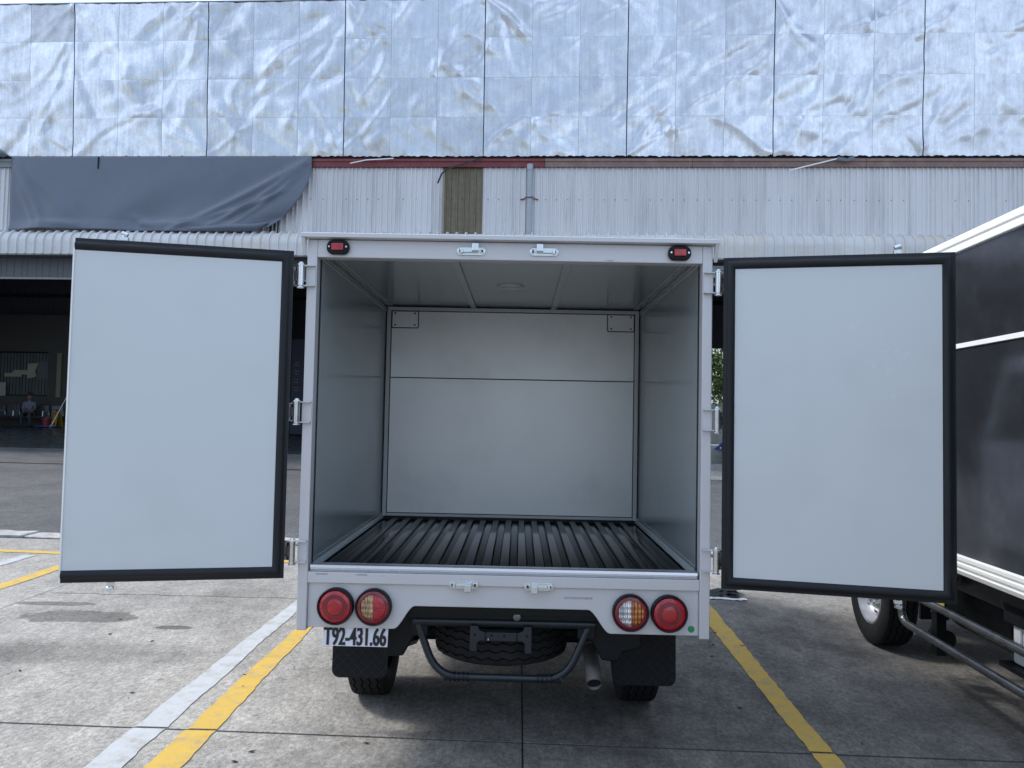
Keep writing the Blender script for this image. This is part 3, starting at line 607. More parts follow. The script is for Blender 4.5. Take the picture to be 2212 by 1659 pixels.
for v_ in range(len(g.v)):
    x, y, z = g.v[v_]; q = noise.noise(Vector((x*3, y*6, z*5)))*.09; g.v[v_] = (x, y+q, z+q*.6)
g.build('rolled_hem', 'tarp', tp, smooth=50)
g = G(); g.box(-13.62, -13.585, -.24, -.225, 9.1, 9.5); g.build('tear', 'gap', tp)
tp2 = empty('tarpaulin_corner', (0, 20.5, 0), BR); tag(tp2, 'small blue grey tarpaulin flap draped over the foil at the far left edge', 'tarpaulin')
g = G().grid(lambda u, v: (-19.5+3.0*u*(1-.0*v), -.33-.05*math.sin(8*u+3*v)-.04*v, 9.48+(1-v)*(1.75*(1-u)**1.0)+.0), 24, 10)
o = g.build('sheet', 'tarp', tp2, smooth=180); sm = o.modifiers.new('solid', 'SOLIDIFY'); sm.thickness = .006

# ---------------------------------------------------------------- things inside the hall
def at(u, v, z):
    c_, s_ = math.cos(BR), math.sin(BR); return (u*c_-v*s_, 20.5+u*s_+v*c_, z)
FZ = .66
be = empty('waiting_bench', at(-20.5, 6.2, FZ), BR); tag(be, 'row of dark perforated steel waiting seats in front of the office window', 'bench')
for i in range(6):
    x = -1.95+i*.62
    G().box(x, x+.54, -.24, .22, .40, .425).build('seat', 'chair_metal', be, bevel=.01); G().prism([(x, .43), (x+.54, .43), (x+.50, .86), (x+.04, .86)], .20, .225).build('backrest', 'chair_metal', be, bevel=.006)
    G().tube([(x+.56, -.2, .42), (x+.56, -.2, .62), (x+.56, .16, .64), (x+.56, .2, .44)], .014, 6).build('armrest', 'zinc', be)
G().box(-1.95, 1.75, -.04, .04, .34, .40).build('beam', 'chair_metal', be)
for x in (-1.6, 1.4): G().prism([(x-.03, 0), (x+.03, 0), (x+.02, .36), (x-.02, .36)], -.25, .22).build('leg', 'chair_metal', be)
def skin_body(name, verts, edges, mat, parent, root=0, sub=2):
    me = bpy.data.meshes.new(name); me.from_pydata([v[:3] for v in verts], edges, []); bm = bmesh.new(); bm.from_mesh(me); ly = bm.verts.layers.skin.verify(); bm.verts.ensure_lookup_table()
    for v, s in zip(bm.verts, verts): v[ly].radius = (s[3], s[4] if len(s) > 4 else s[3]); v[ly].use_root = (v.index == root)
    bm.to_mesh(me); bm.free(); o = bpy.data.objects.new(name, me); C.objects.link(o)
    o.modifiers.new('s', 'SKIN'); q = o.modifiers.new('b', 'SUBSURF'); q.levels = q.render_levels = sub
    bpy.context.view_layer.update(); dg = bpy.context.evaluated_depsgraph_get(); m2 = bpy.data.meshes.new_from_object(o.evaluated_get(dg)); bpy.data.objects.remove(o)
    m2.shade_smooth(); m2.materials.clear(); m2.materials.append(M[mat]); m2.name = name; return link_obj(name, m2, parent)
pe = empty('person', at(-20.03, 6.05, FZ), BR+R(20)); tag(pe, 'seated person in grey blue shirt, dark trousers and dark cap on the waiting seats', 'person')
hands = []
V = [(0, .02, .52, .15, .12), (0, .0, .72, .15, .11), (.02, -.02, .92, .17, .11), (.03, -.06, 1.02, .07, .07), (.04, -.10, 1.12, .062, .06),     # pelvis..neck
     (-.17, -.02, .94, .06), (-.20, -.04, .72, .048), (-.10, -.22, .62, .038), (.20, -.04, .94, .06), (.24, -.06, .72, .048), (.12, -.24, .62, .038),
     (-.10, -.02, .50, .095), (-.13, -.42, .50, .075), (-.14, -.42, .10, .05), (-.14, -.54, .05, .04), (.10, -.02, .50, .095), (.15, -.42, .52, .075), (.17, -.44, .10, .05), (.18, -.56, .05, .04)]
E_ = [(0, 1), (1, 2), (2, 3), (3, 4), (2, 5), (5, 6), (6, 7), (2, 8), (8, 9), (9, 10), (0, 11), (11, 12), (12, 13), (13, 14), (0, 15), (15, 16), (16, 17), (17, 18)]
body = skin_body('body', V, E_, 'shirt', pe)
body.data.materials.append(M['trousers']); body.data.materials.append(M['skin'])
for p in body.data.polygons:
    c_ = p.center
    if c_.z < .56 and not (c_.z > .54 and c_.y < -.15 and abs(c_.x) > .05 and False) and (c_.y < .3) and not (c_.z > .575): p.material_index = 1
    if c_.z > 1.03 or (c_.y < -.12 and .575 < c_.z < .72): p.material_index = 2
hd = G(); hd.lathe([(.02, -.13), (.06, -.115), (.082, -.06), (.09, 0), (.092, .05), (.07, .10), (.02, .125)], (.05, -.13, 1.22), 'z', 14)
hdo = hd.build('head', 'skin', pe, smooth=60)
G().tube([(.05, -.22, 1.20), (.05, -.245, 1.185)], [.012, .018], 6).build('nose', 'skin', hdo); 
for s in (-1, 1): G().box(.05+s*.035-.012, .05+s*.035+.012, -.219, -.208, 1.225, 1.235).build('eye', 'ink', hdo); G().box(.05+s*.09-.008, .05+s*.09+.012, -.15, -.10, 1.19, 1.25).build('ear', 'skin', hdo)
G().box(.02, .08, -.212, -.20, 1.150, 1.160).build('mouth', 'red_dark', hdo)
g = G(); g.lathe([(.100, -.03), (.105, .03), (.092, .08), (.05, .11), (.01, .118)], (.05, -.125, 1.27), 'z', 16); g.prism([(-.05, 1.25), (.15, 1.25), (.13, 1.262), (-.03, 1.262)], -.33, -.19); g.build('cap', 'trousers', pe, smooth=40)
for s, (hx, hy, hz) in ((-1, (-.08, -.27, .60)), (1, (.10, -.29, .60))):
    vv = [(hx, hy+.04, hz, .030), (hx, hy-.02, hz+.005, .034)]; ee = [(0, 1)]
    for k, (dx, L) in enumerate(((-.028, .055), (-.010, .068), (.010, .064), (.027, .05))):
        n_ = len(vv); vv += [(hx+dx, hy-.045, hz+.004, .009), (hx+dx*.9, hy-.045-L*.6, hz-.004, .008), (hx+dx*.8, hy-.045-L, hz-.022, .007)]; ee += [(1, n_), (n_, n_+1), (n_+1, n_+2)]
    n_ = len(vv); vv += [(hx-s*.04, hy-.005, hz+.012, .011), (hx-s*.05, hy-.045, hz+.02, .009)]; ee += [(0, n_), (n_, n_+1)]
    skin_body('hand', vv, ee, 'skin', pe, 0, 1)
G().box(-.03, .05, -.34, -.33, .60, .74).build('phone', 'ink', None)
ph = bpy.data.objects['phone']; ph.location = pe.location; ph.rotation_euler = pe.rotation_euler; tag(ph, 'dark phone held by the seated person', 'phone')
cs = empty('caution_sign', at(-18.75, 5.9, FZ), BR+R(-15)); tag(cs, 'yellow folding floor sign standing right of the waiting seats', 'floor sign')
for s in (-1, 1): G().prism([(-.16, 0), (.16, 0), (.13, .66), (-.13, .66)], 0, .02, T=lambda x, y, z, s=s: (x, y+s*(.18-.24*z), z)).build('board', 'yellow_plastic', cs, bevel=.01)
G().box(-.05, .05, -.03, .03, .62, .70).build('handle', 'ink', cs); G().box(-.1, .1, -.052, -.045, .50, .56).build('warning_panel', 'ink', cs); G().box(-.1, .1, -.157, -.15, .10, .16).build('warning_panel', 'ink', cs)
g = G().lathe([(.13, 0), (.17, .27), (.185, .28), (.185, .30), (.165, .30), (.125, .02)], (0, 0, 0), 'z', 20, closed=True); bk = g.build('bucket', 'red_plastic', None, smooth=40); bk.location = at(-19.05, 5.7, FZ+.05); tag(bk, 'red plastic bucket on the blue dolly by the yellow floor sign', 'bucket')
dl = empty('dolly', at(-18.95, 5.7, FZ), BR); tag(dl, 'low blue dolly under the red bucket', 'dolly'); G().box(-.4, .4, -.22, .22, .02, .05).build('platform', 'blue', dl, bevel=.01)
for x in (-.34, .34):
    for y in (-.18, .18): G().lathe([(.012, -.012), (.02, -.01), (.02, .01), (.012, .012)], (x, y, .02), 'x', 10).build('caster', 'tyre', dl)
mo = empty('mop', at(-18.6, 5.6, FZ), BR); tag(mo, 'mop with pale handle leaning beside the yellow floor sign', 'mop'); G().tube([(-.14, 0, .1), (.28, .25, 1.25)], .014, 7).build('handle', 'white_trim', mo); G().lathe([(.02, .12), (.08, .06), (.11, 0)], (-.15, 0, 0), 'z', 10).build('head', 'boundary', mo)
# blue two post lift seen through the right opening
lf = empty('car_lift', at(8.75, 10.0, .2), BR); tag(lf, 'blue car lift post with bolted foot inside the right workshop bay', 'car lift')
G().box(-.16, .16, -.12, .12, 0, 3.5).build('post', 'blue', lf, bevel=.01); G().prism([(-.85, 0), (.6, 0), (.3, .42), (-.35, .42)], -.08, -.04).build('foot_plate', 'blue', lf, bevel=.01)
for x, z in ((-.55, .08), (-.40, .22), (-.32, .36)): G().lathe([(.03, -.1), (.03, -.085), (.012, -.08)], (x, 0, z), 'y', 8).build('bolt', 'zinc', lf)
# boundary wall and tree behind the hall
bw = empty('boundary_wall', at(9, 24, 0), BR); tag(bw, 'grey plaster boundary wall behind the workshop bay', 'wall')
for i in range(10): G().box(-15+3*i, -12.05+3*i, 0, .15, 0, 2.5).build('wall_panel', 'boundary', bw); G().box(-12.05+3*i, -11.8+3*i, -.05, .2, 0, 2.65).build('pier', 'boundary', bw)
tr = empty('leafy_tree', at(10.4, 19.0, 0)); tag(tr, 'leafy green tree behind the workshop seen past the right door hinges', 'tree')
g = G(); g.tube([(0, 0, 0), (.05, .02, 1.4), (-.05, .05, 2.6), (.1, 0, 4.2)], [.16, .13, .11, .05], 9)
for a in range(7):
    q = a*.9; g.tube([(0, .03, 2.2+.2*a), (.6*math.cos(q), .6*math.sin(q), 2.9+.25*a), (1.3*math.cos(q), 1.3*math.sin(q), 3.3+.3*a)], [.06, .04, .015], 6)
g.build('trunk', 'bark', tr, smooth=50)
n_c = 5200; cl = rng.normal(0, 1, (46, 3)); cl /= np.linalg.norm(cl, axis=1)[:, None]; cl *= (rng.random((46, 1))**.4)*np.array([[1.9, 1.9, 1.75]]); cl += [0, 0, 4.3]
ci = rng.integers(0, 46, n_c); P0 = cl[ci]+rng.normal(0, .30, (n_c, 3)); A = rng.normal(0, 1, (n_c, 3)); A /= np.linalg.norm(A, axis=1)[:, None]; B = np.cross(A, rng.normal(0, 1, (n_c, 3))); B /= np.linalg.norm(B, axis=1)[:, None]
A *= .10; B *= .05; VV = np.stack([P0-A, P0+B, P0+A, P0-B], 1).reshape(-1, 3); g = G(); g.v = VV.tolist(); g.f = [(4*i, 4*i+1, 4*i+2, 4*i+3) for i in range(n_c)]
g.build('crown', 'leaf', tr)

# ================================================================ SILVER TRUCK
tk = empty('box_truck', (0, 0, 0)); tag(tk, 'silver box truck seen from behind with both rear doors swung wide open', 'truck')
ZB, ZS, ZO0, ZO1, ZT = .54, .727, .797, 2.083, 2.182
L = 1.70
for s in (-1, 1): G().box(min(s*.808, s*.85), max(s*.808, s*.85), 0, .06, ZB-.008, 2.158).build('corner_post', 'frame', tk, bevel=.004)
G().box(-.808, .808, .001, .06, ZO1, 2.158).build('top_rail', 'frame_worn', tk, bevel=.003)
G().box(-.808, .808, .001, .05, ZS, .773).build('bottom_rail', 'frame_worn', tk, bevel=.003)
G().prism([(.004, .7735), (.0, .776), (.012, .781), (.012, .786), (.004, .789), (.006, .800), (.028, .803), (.05, .803), (.05, .7735)], -.8, .8, T=lambda x, y, z: (y, x, z)).build('sill_channel', 'alu', tk)
# skirt with the S shaped cut-out
sk = [(-.808, .7265), (-.808, .542)]+[(-.46, .542)]
def scurve(x0, x1, z0, z1, n=10): return [(x0+(x1-x0)*i/n, z0+(z1-z0)*(3*(i/n)**2-2*(i/n)**3)) for i in range(n+1)]
sk = [(-.808, .7265), (-.808, .542)]+scurve(-.450, -.362, .542, .637)+scurve(.352, .447, .637, .542)+[(.808, .542), (.808, .7265)]
G().prism(sk, .016, .032).build('rear_skirt', 'frame', tk, bevel=.003)
# roof cap with folded lip and end gussets
G().prism([(-.038, 2.160), (-.038, 2.178), (-.02, 2.183), (.03, 2.186), (.03, 2.1605), (-.03, 2.159)], -.872, .872, T=lambda x, y, z: (y, x, z)).build('roof_cap', 'frame', tk, bevel=.002)
for s in (-1, 1): G().prism([(-.036, 2.1585), (-.001, 2.1585), (-.001, 2.088)], s*.853, s*.869, T=lambda x, y, z: (y, x, z)).build('cap_gusset', 'frame', tk, bevel=.002)
# outer body
for s in (-1, 1):
    G().box(min(s*.845, s*.825), max(s*.845, s*.825), .061, L+.06, .56, 2.155).build('outer_wall', 'boxskin', tk)
    G().box(min(s*.853, s*.846), max(s*.853, s*.846), .062, L+.06, .56, .66).build('side_rail', 'alu', tk); G().box(min(s*.853, s*.846), max(s*.853, s*.846), .062, L+.06, 2.07, 2.155).build('side_rail', 'alu', tk)
G().box(-.85, .85, .031, L+.06, 2.162, 2.180).build('roof_panel', 'boxskin', tk); G().box(-.82, .82, L+.02, L+.055, .56, 2.155).build('front_wall', 'boxskin', tk)
# interior
XI, ZF, ZC = .806, .782, 2.122
for s in (-1, 1):
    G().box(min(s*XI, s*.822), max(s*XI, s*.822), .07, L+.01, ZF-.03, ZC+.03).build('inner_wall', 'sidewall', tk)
    g = G()
    for (x0, x1, z0, z1) in ((.0005, .004, -.040, -.033), (.0005, .006, -.022, -.017), (.017, .022, -.006, -.0005), (.033, .040, -.004, -.0005)): g.box(min(s*(XI-x0), s*(XI-x1)), max(s*(XI-x0), s*(XI-x1)), .075, L-.045, ZC+z0, ZC+z1)
    g.build('ceiling_cove', 'trim', tk)
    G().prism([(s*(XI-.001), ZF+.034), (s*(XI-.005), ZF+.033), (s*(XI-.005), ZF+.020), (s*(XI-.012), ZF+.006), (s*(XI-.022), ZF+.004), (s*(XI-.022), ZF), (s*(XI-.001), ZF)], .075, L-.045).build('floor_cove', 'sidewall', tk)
    G().box(min(s*XI, s*.808), max(s*XI, s*.808), .052, .072, ZO0, ZO1).build('edge_strip', 'rubber', tk)
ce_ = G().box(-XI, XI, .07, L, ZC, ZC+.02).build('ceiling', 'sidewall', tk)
for x in (-.25, .257): G().box(x-.018, x+.018, .08, L-.04, ZC-.010, ZC-.001).build('ceiling_strip', 'sidewall', ce_, bevel=.003)
G().lathe([(.072, 0), (.072, -.008), (.058, -.012), (.050, -.008), (.050, -.001)], (-.006, .87, ZC), 'z', 32).build('ceiling_lamp', 'trim', ce_, smooth=40)
bh = G().box(-XI, XI, L-.012, L+.012, ZF-.02, ZC+.01).build('bulkhead', 'gap', tk)
G().box(-.772, .772, L-.022, L-.013, 1.667, 2.088).build('panel', 'liner', bh, bevel=.002); G().box(-.772, .772, L-.022, L-.013, .812, 1.662).build('panel', 'liner', bh, bevel=.002)
for s in (-1, 1):
    pl = [(s*.768, 2.086), (s*.768, 1.985)]+[(s*x, z) for x, z in arc(.615, 1.995, .010, 270, 180, 4)]+[(s*.605, 2.086)]
    po = G().prism(pl, L-.0265, L-.0225).build('corner_plate', 'liner', bh, bevel=.001)
    g = G().prism([(s*.774, 2.089), (s*.774, 1.979)]+[(s*x, z) for x, z in arc(.613, 1.993, .014, 270, 180, 4)]+[(s*.599, 2.089)], L-.0235, L-.0222); g.build('plate_shadow_sheet', 'gap', bh)  # thin dark sheet standing in for the shadow line round the plate
    for x in (.625, .75):
        for z in (2.075, 2.0): G().lathe([(.006, 0), (.005, -.003)], (s*x, L-.0266, z), 'y', 8).build('rivet', 'gap', po)
    G().box(min(s*.776, s*.800), max(s*.776, s*.800), L-.04, L-.014, .790, 2.10).build('side_trim', 'trim', bh, bevel=.003)
G().box(-.80, .80, L-.04, L-.014, 2.092, 2.114).build('top_trim', 'trim', bh, bevel=.003); G().box(-.775, .775, L-.034, L-.014, .790, .808).build('bottom_trim', 'trim', bh, bevel=.003)
# ribbed floor liner
pr = [(-.776, ZF-.004)]
for i in range(19):
    x = -.70+i*.0778; pr += [(x-.024, ZF-.010), (x-.017, ZF+.009), (x+.017, ZF+.009), (x+.024, ZF-.010)]
pr.append((.776, ZF-.004))
g = G(); g.rings([[(x, .05, z) for x, z in pr], [(x, L-.10, z) for x, z in pr], [(x, L-.06, min(z, ZF-.006)) for x, z in pr]], closed=False)
fl = g.build('floor_liner', 'bedliner', tk, smooth=25); sm = fl.modifiers.new('s', 'SOLIDIFY'); sm.thickness = .004; sm.offset = -1; bv = fl.modifiers.new('b', 'BEVEL'); bv.width = .004; bv.segments = 2; bv.limit_method = 'ANGLE'
G().box(-XI, XI, .051, L+.01, ZF-.04, ZF-.014).build('floor_deck', 'black', tk)
G().box(-.78, .78, L-.06, L-.042, ZF-.006, ZF+.012).build('floor_end_strip', 'rubber', tk)
# marker lamps, latch keepers
def marker(x, z, lab):
    o = G().prism(stadium(x, z, .094, .060, 6, .026), -.020, .001).build('marker_lamp', 'black', tk, bevel=.004); G().prism(stadium(x, z, .050, .030, 3, .004), -.030, -.0205).build('lens', 'red', o, bevel=.004)
    for s in (-1, 1): G().lathe([(.005, 0), (.004, -.003)], (x+s*.036, -.0205, z+.001), 'y', 10).build('screw', 'steel', o)
marker(-.719, 2.123, 0); marker(.709, 2.123, 0)
def keeper(x, z, s, up):
    o = G().prism(stadium(x, z, .122, .034, 6), -.006, .0005).build('latch_keeper', 'zinc', tk, bevel=.0015)
    for q in (-1, 1):
        sc_ = G().lathe([(.011, 0), (.011, -.002), (.008, -.003)], (x+q*.046, -.0065, z), 'y', 12).build('screw', 'steel', o); G().box(x+q*.046-.004, x+q*.046+.004, -.0105, -.0095, z-.005, z+.005).build('screw_slot', 'gap', o)
    G().box(x+s*.018-.014, x+s*.018+.014, -.034, -.0065, z-.014+up*.010, z+.018+up*.010).build('striker_block', 'zinc', o, bevel=.003)
    G().box(x-s*.034, x+s*.006, -.018, -.0065, z-.007, z+.005).build('guide_bar', 'zinc', o, bevel=.002); G().box(x-s*.040-.004, x-s*.040+.006, -.024, -.0065, z-.011, z+.008).build('stop_lug', 'zinc', o, bevel=.002)
keeper(-.161, 2.118, 1, 1); keeper(.144, 2.120, -1, 1); keeper(-.161, .733, 1, -1); keeper(.148, .732, -1, -1)
# tail lamps
def half_disc(x, z, r, s, y0, y1):
    return [(x, z-r), (x, z+r)]+[(x+s*r*math.sin(a), z+r*math.cos(a)) for a in [math.pi*i/20 for i in range(1, 20)]]
def tail(x, z, kind):
    o = G().lathe([(.060, .02), (.0745, .016), (.0755, -.012), (.072, -.018), (.0685, -.016), (.0675, -.004)], (x, 0, z), 'y', 48).build('tail_lamp', 'rubber', tk, smooth=35)
    if kind == 'stop':
        G().lathe([(.0678, .0), (.0678, -.010), (.062, -.015), (.050, -.018), (.049, -.0165)], (x, 0, z), 'y', 48).build('outer_lens', 'red', o, smooth=50)
        G().lathe([(.049, -.010), (.049, -.0175), (.034, -.019), (.033, -.016)], (x, 0, z), 'y', 48).build('prism_ring', 'red_dark', o, smooth=50)
        G().lathe([(.033, -.010), (.033, -.018), (.025, -.0205), (.010, -.0215), (.001, -.0215)], (x, 0, z), 'y', 40).build('core_lens', 'red_core', o, smooth=50)
    else:
        G().lathe([(.0678, .0), (.0678, -.012), (.062, -.016), (.053, -.017), (.052, -.012)], (x, 0, z), 'y', 48).build('outer_lens', 'red_dark', o, smooth=50)
        for s, mt in ((-1, kind[0]), (1, kind[1])):
            n = 10; g = G(); rs = []
            for q in range(7):
                rr_ = .0525*(1-q/6)+.0005; rs.append([(x+s*(.0006+rr_*math.sin(math.pi*i/24)), -.012-.008*math.sin(math.acos(min(1, rr_/.0531))), z+rr_*math.cos(math.pi*i/24)) for i in range(25)])
            g.rings(rs, closed=False).build('half_lens', mt, o, smooth=60)
        G().box(x-.0008, x+.0008, -.0205, -.012, z-.052, z+.052).build('lens_divider', 'clear', o)
tail(-.688, .634, 'stop'); tail(-.531, .634, ('beige', 'red')); tail(.526, .634, ('clear', 'amber')); tail(.684, .634, 'stop')
G().lathe([(.014, .016), (.014, .0145), (.001, .0140)], (.778, 0, .569), 'y', 24).build('round_sticker', 'green', tk)
text_mesh('frame_number', 'RNHF34KHANT088449', .115, .010, 'grey_ink', tk, (.255, .0155, .680), depth=.0006)
# number sheet
np_ = G().poly([(-.742, .040, .565), (-.748, .030, .464), (-.476, .034, .462), (-.474, .042, .565)]).build('number_plate', 'white_paper', tk); sm = np_.modifiers.new('s', 'SOLIDIFY'); sm.thickness = .001; sm.offset = 1
text_mesh('plate_text', 'T92-431.66', .262, .0735, 'ink', np_, None, bold=.012, fat=.0020, T=lambda x, y, z: Vector((-.7405+x*.985, .0285+y+.085*z+.014*x, .4665+z-.004*x)))
# doors
def door(hx, hy, ox, oy, zlo, zhi, side):
    H = Vector((hx, hy)); e = Vector((ox-hx, oy-hy)); W = e.length; e.normalize(); n_ = Vector((e.y, -e.x)); n_ = n_ if n_.y < 0 else -n_
    def T(s, t, z): p = H+e*s+n_*t; return Vector((p.x, p.y, z))
    lab = ('left rear door with black seal on three sides' if side < 0 else 'right rear door with black seal all round')
    d = G().box(.004, W-.004, -.058, -.016, zlo+.004, zhi-.004, T=lambda x, y, z: T(x, y, z)).build('rear_door', 'boxskin', tk, bevel=.002); d['label'] = lab
    if side < 0: G().box(W-.006, W, -.060, -.008, zlo, zhi, T=T).build('edge_trim', 'white_trim', d)
    pad = .047
    G().box(pad-.004, W-(.006 if side < 0 else pad-.004), -.0155, -.012, zlo+pad-.004, zhi-pad+.004, T=T).build('inner_panel', 'door_panel', d)
    prof = [(0, -.0155), (0, -.009), (.013, -.008), (.015, -.006), (.019, -.002), (.026, .001), (.034, .000), (.041, -.004), (.045, -.009), (pad, -.012), (pad, -.0155)]
    g = G(); rs = []
    nsub = 12
    for i_, h_ in prof:
        xa, xb = i_, (W-.007 if side < 0 else W-i_); za, zb = zlo+i_, zhi-i_; ring = []
        def wob(q, k): return .0022*noise.noise(Vector((q*9, k*5.1, side)))*(1 if 0 < i_ < pad else 0)
        seq = [((xb, zb), (xa, zb)), ((xa, zb), (xa, za)), ((xa, za), (xb, za))]+([((xb, za), (xb, zb))] if side > 0 else [])
        for k, (a, b_) in enumerate(seq):
            for q in range(nsub if (k < len(seq)-1 or side > 0) else nsub+1):
                x_, z_ = a[0]+(b_[0]-a[0])*q/nsub, a[1]+(b_[1]-a[1])*q/nsub; ring.append(T(x_, h_+wob(q/nsub, k), z_+wob(q/nsub, k+9)))
        rs.append(ring)
    g.rings(rs, closed=(side > 0), cap=False).build('door_seal', 'rubber', d, smooth=50)
    # lock rods sticking out at top and bottom
    s0 = .662 if side < 0 else .668
    for z, up in ((zhi, 1), (zlo, -1)):
        G().tube([T(s0, -.05, z-up*.02), T(s0, -.05, z+up*.012)], .008, 8).build('lock_rod', 'zinc', d)
        g = G(); g.box(s0-.013, s0+.013, -.060, -.038, min(z+up*.008, z+up*.020), max(z+up*.008, z+up*.020), T=T); g.tube([T(s0-.010, -.045, z+up*.028), T(s0+.012, -.045, z+up*.036)], .010, 8); g.box(s0-.006, s0+.006, -.056, -.042, min(z+up*.016, z+up*.034), max(z+up*.016, z+up*.034), T=T)
        g.build('lock_cam', 'zinc', d, smooth=40)
    sx = -1 if side < 0 else 1
    for zc in (2.0, 1.43, .856):
        bx, by = sx*.868, -.024
        h = G().tube([(bx, by, zc-.042), (bx, by, zc+.042)], .0125, 14).build('hinge', 'steel', d, smooth=40)
        G().lathe([(.002, -.056), (.009, -.054), (.010, -.044), (.0155, -.044), (.0155, -.040), (.0125, -.040)], (bx, by, zc), 'z', 14).build('pin_end', 'zinc', h, smooth=40) if False else None
        g = G(); g.box(min(sx*.812, sx*.852), max(sx*.812, sx*.852), -.0045, -.0008, zc-.044, zc+.044)
        for dz in (-.044, .040): g.box(min(sx*.812, sx*.866), max(sx*.812, sx*.866), -.026, -.0008, zc+dz, zc+dz+.004)
        g.build('frame_leaf', 'frame', d, bevel=.0015)
        g = G(); q = T(.012, -.036, zc)
        for dz in (-.036, .020): g.rings([[(bx, by+.008, zc+dz), (bx, by+.012, zc+dz), (bx, by+.012, zc+dz+.016), (bx, by+.008, zc+dz+.016)], [(q.x, q.y, zc+dz), (q.x, q.y+.004, zc+dz), (q.x, q.y+.004, zc+dz+.016), (q.x, q.y, zc+dz+.016)]])
        g.box(-.012, .03, -.066, -.0585, zc-.038, zc+.038, T=T); g.rings([[(bx, by+.006, zc-.036), (bx, by+.010, zc-.036), (bx, by+.010, zc+.036), (bx, by+.006, zc+.036)], [tuple(T(.0, -.060, zc-.036)), tuple(T(.0, -.064, zc-.036)), tuple(T(.0, -.064, zc+.036)), tuple(T(.0, -.060, zc+.036))]])
        g.build('door_leaf', 'steel', d)
        for s_ in (-1, 1): G().lathe([(.0155, 0), (.0155, .004), (.010, .007), (.009, .013), (.003, .015)], (bx, by, zc+s_*.042) if s_ > 0 else (bx, by, zc-.042-.011), 'z', 12).build('pin_cap', 'zinc', d, smooth=50)
    return d
door(-.896, -.04, -1.715, -.22, .75, 2.10, -1)
door(.883, -.05, 1.73, -.235, .75, 2.10, 1)
# wheels
def tyre_mesh(Rr, Wd, rim, zig=.006, n=120):
    gx = [-.30, -.10, .10, .30]; prof = []   # (radius, offset, zig)
    side_ = [(rim, -.40), (rim+.02, -.47), (Rr*.80, -.5), (Rr*.93, -.49), (Rr*.985, -.44)]
    pts = [(r_, o_*Wd, 0) for r_, o_ in side_]
    for q in gx: pts += [(Rr, (q-.022)*Wd, 1), (Rr-.012, (q-.016)*Wd, 1), (Rr-.012, (q+.016)*Wd, 1), (Rr, (q+.022)*Wd, 1)]
    pts += [(r_, -o_*Wd, 0) for r_, o_ in reversed(side_)]
    rs = []
    for r_, o_, zz in pts:
        ring = []
        for k in range(n):
            a = 2*math.pi*k/n; tri = (abs((k % 4)-2)-1)*zig*zz
            rad = r_-(.005 if (k % 4 == 0 and abs(o_) > Wd*.33 and r_ > Rr*.97) else 0); ring.append((o_+tri, rad*math.cos(a), rad*math.sin(a)))
        rs.append(ring)
    g = G(); g.rings(rs, True, False); return g
def rim_geo(rim, Wd, out):
    g = G(); o = out*Wd; pr = [(rim+.012, .44*o), (rim+.004, .47*o), (rim-.008, .44*o), (rim-.014, .24*o), (rim-.030, .05*o), (rim*.74, .05*o), (rim*.60, .22*o), (rim*.52, .25*o), (rim*.36, .25*o), (rim*.33, .40*o), (rim*.22, .46*o), (.004, .46*o)]
    return g.lathe([(max(r_, .003), h_) for r_, h_ in pr]+[(.003, -.1*o), (rim+.005, -.1*o)], (0, 0, 0), 'x', 40, cap=False)
tm = tyre_mesh(.315, .185, .185).mesh('tyre', 35); tm.materials.append(M['tyre'])
def wheel(parent, x, y, z, out, name='wheel', R_=.315):
    wv = empty(name); wv.parent = parent; wv.location = (x, y, z); s = R_/.315
    t_ = link_obj('tyre', tm, wv); t_.scale = (s, s, s); r_ = rim_geo(.185*s, .185*s, out).build('rim', 'rim', wv, smooth=35)
    for k in range(5):
        a = 2*math.pi*k/5; G().lathe([(.014, 0), (.014, out*.026), (.009, out*.034)], (out*.046*s, .082*math.cos(a), .082*math.sin(a)), 'x', 6).build('wheel_nut', 'zinc', wv)
    for k in range(8):
        a = 2*math.pi*(k+.5)/8; G().lathe([(.020, 0), (.018, out*.012)], (out*.012*s, .131*math.cos(a)*s, .131*math.sin(a)*s), 'x', 10).build('vent_hole', 'gap', wv)
    return wv
for s in (-1, 1):
    wheel(tk, s*.665, .83, .315, s); wheel(tk, s*.66, 3.15, .315, s)
sp = empty('spare_wheel'); sp.parent = tk; sp.location = (-.012, .475, .43); sp.rotation_euler = (R(3), R(90), 0)
t_ = link_obj('tyre', tm, sp); t_.scale = (.92, .98, .98); rim_geo(.18, .18, 1).build('rim', 'rim', sp, smooth=35)
# chassis
G().box(-.60, .60, .10, .16, .565, .66).build('rear_crossmember', 'black', tk, bevel=.006)
for s in (-1, 1): G().box(min(s*.32, s*.40), max(s*.32, s*.40), .14, 3.6, .48, .60).build('chassis_rail', 'black', tk, bevel=.006)
G().tube([(-.66, .83, .315), (.66, .83, .315)], .045, 12).build('rear_axle', 'black', tk); G().lathe([(.03, -.12), (.11, -.06), (.12, 0), (.11, .06), (.03, .12)], (0.05, .83, .315), 'x', 18).build('differential', 'black', tk, smooth=60)
for s in (-1, 1):
    G().tube([(s*.47, .30, .48), (s*.47, .55, .34), (s*.47, .83, .27), (s*.47, 1.15, .34), (s*.47, 1.45, .47)], .028, 6).build('leaf_spring', 'black', tk)
G().box(-.80, .80, .061, L, .60, .70).build('underfloor', 'black', tk)
for s in (-1, 1):
    G().prism([(s*.60, .565), (s*.36, .63), (s*.36, .50), (s*.40, .44), (s*.43, .385), (s*.50, .38), (s*.52, .42), (s*.60, .44)], .17, .20).build('wheel_arch_bracket', 'black', tk, bevel=.008)
    G().box(min(s*.46, s*.52), max(s*.46, s*.52), .21, .42, .40, .56).build('mudflap_arm', 'black', tk, bevel=.006)
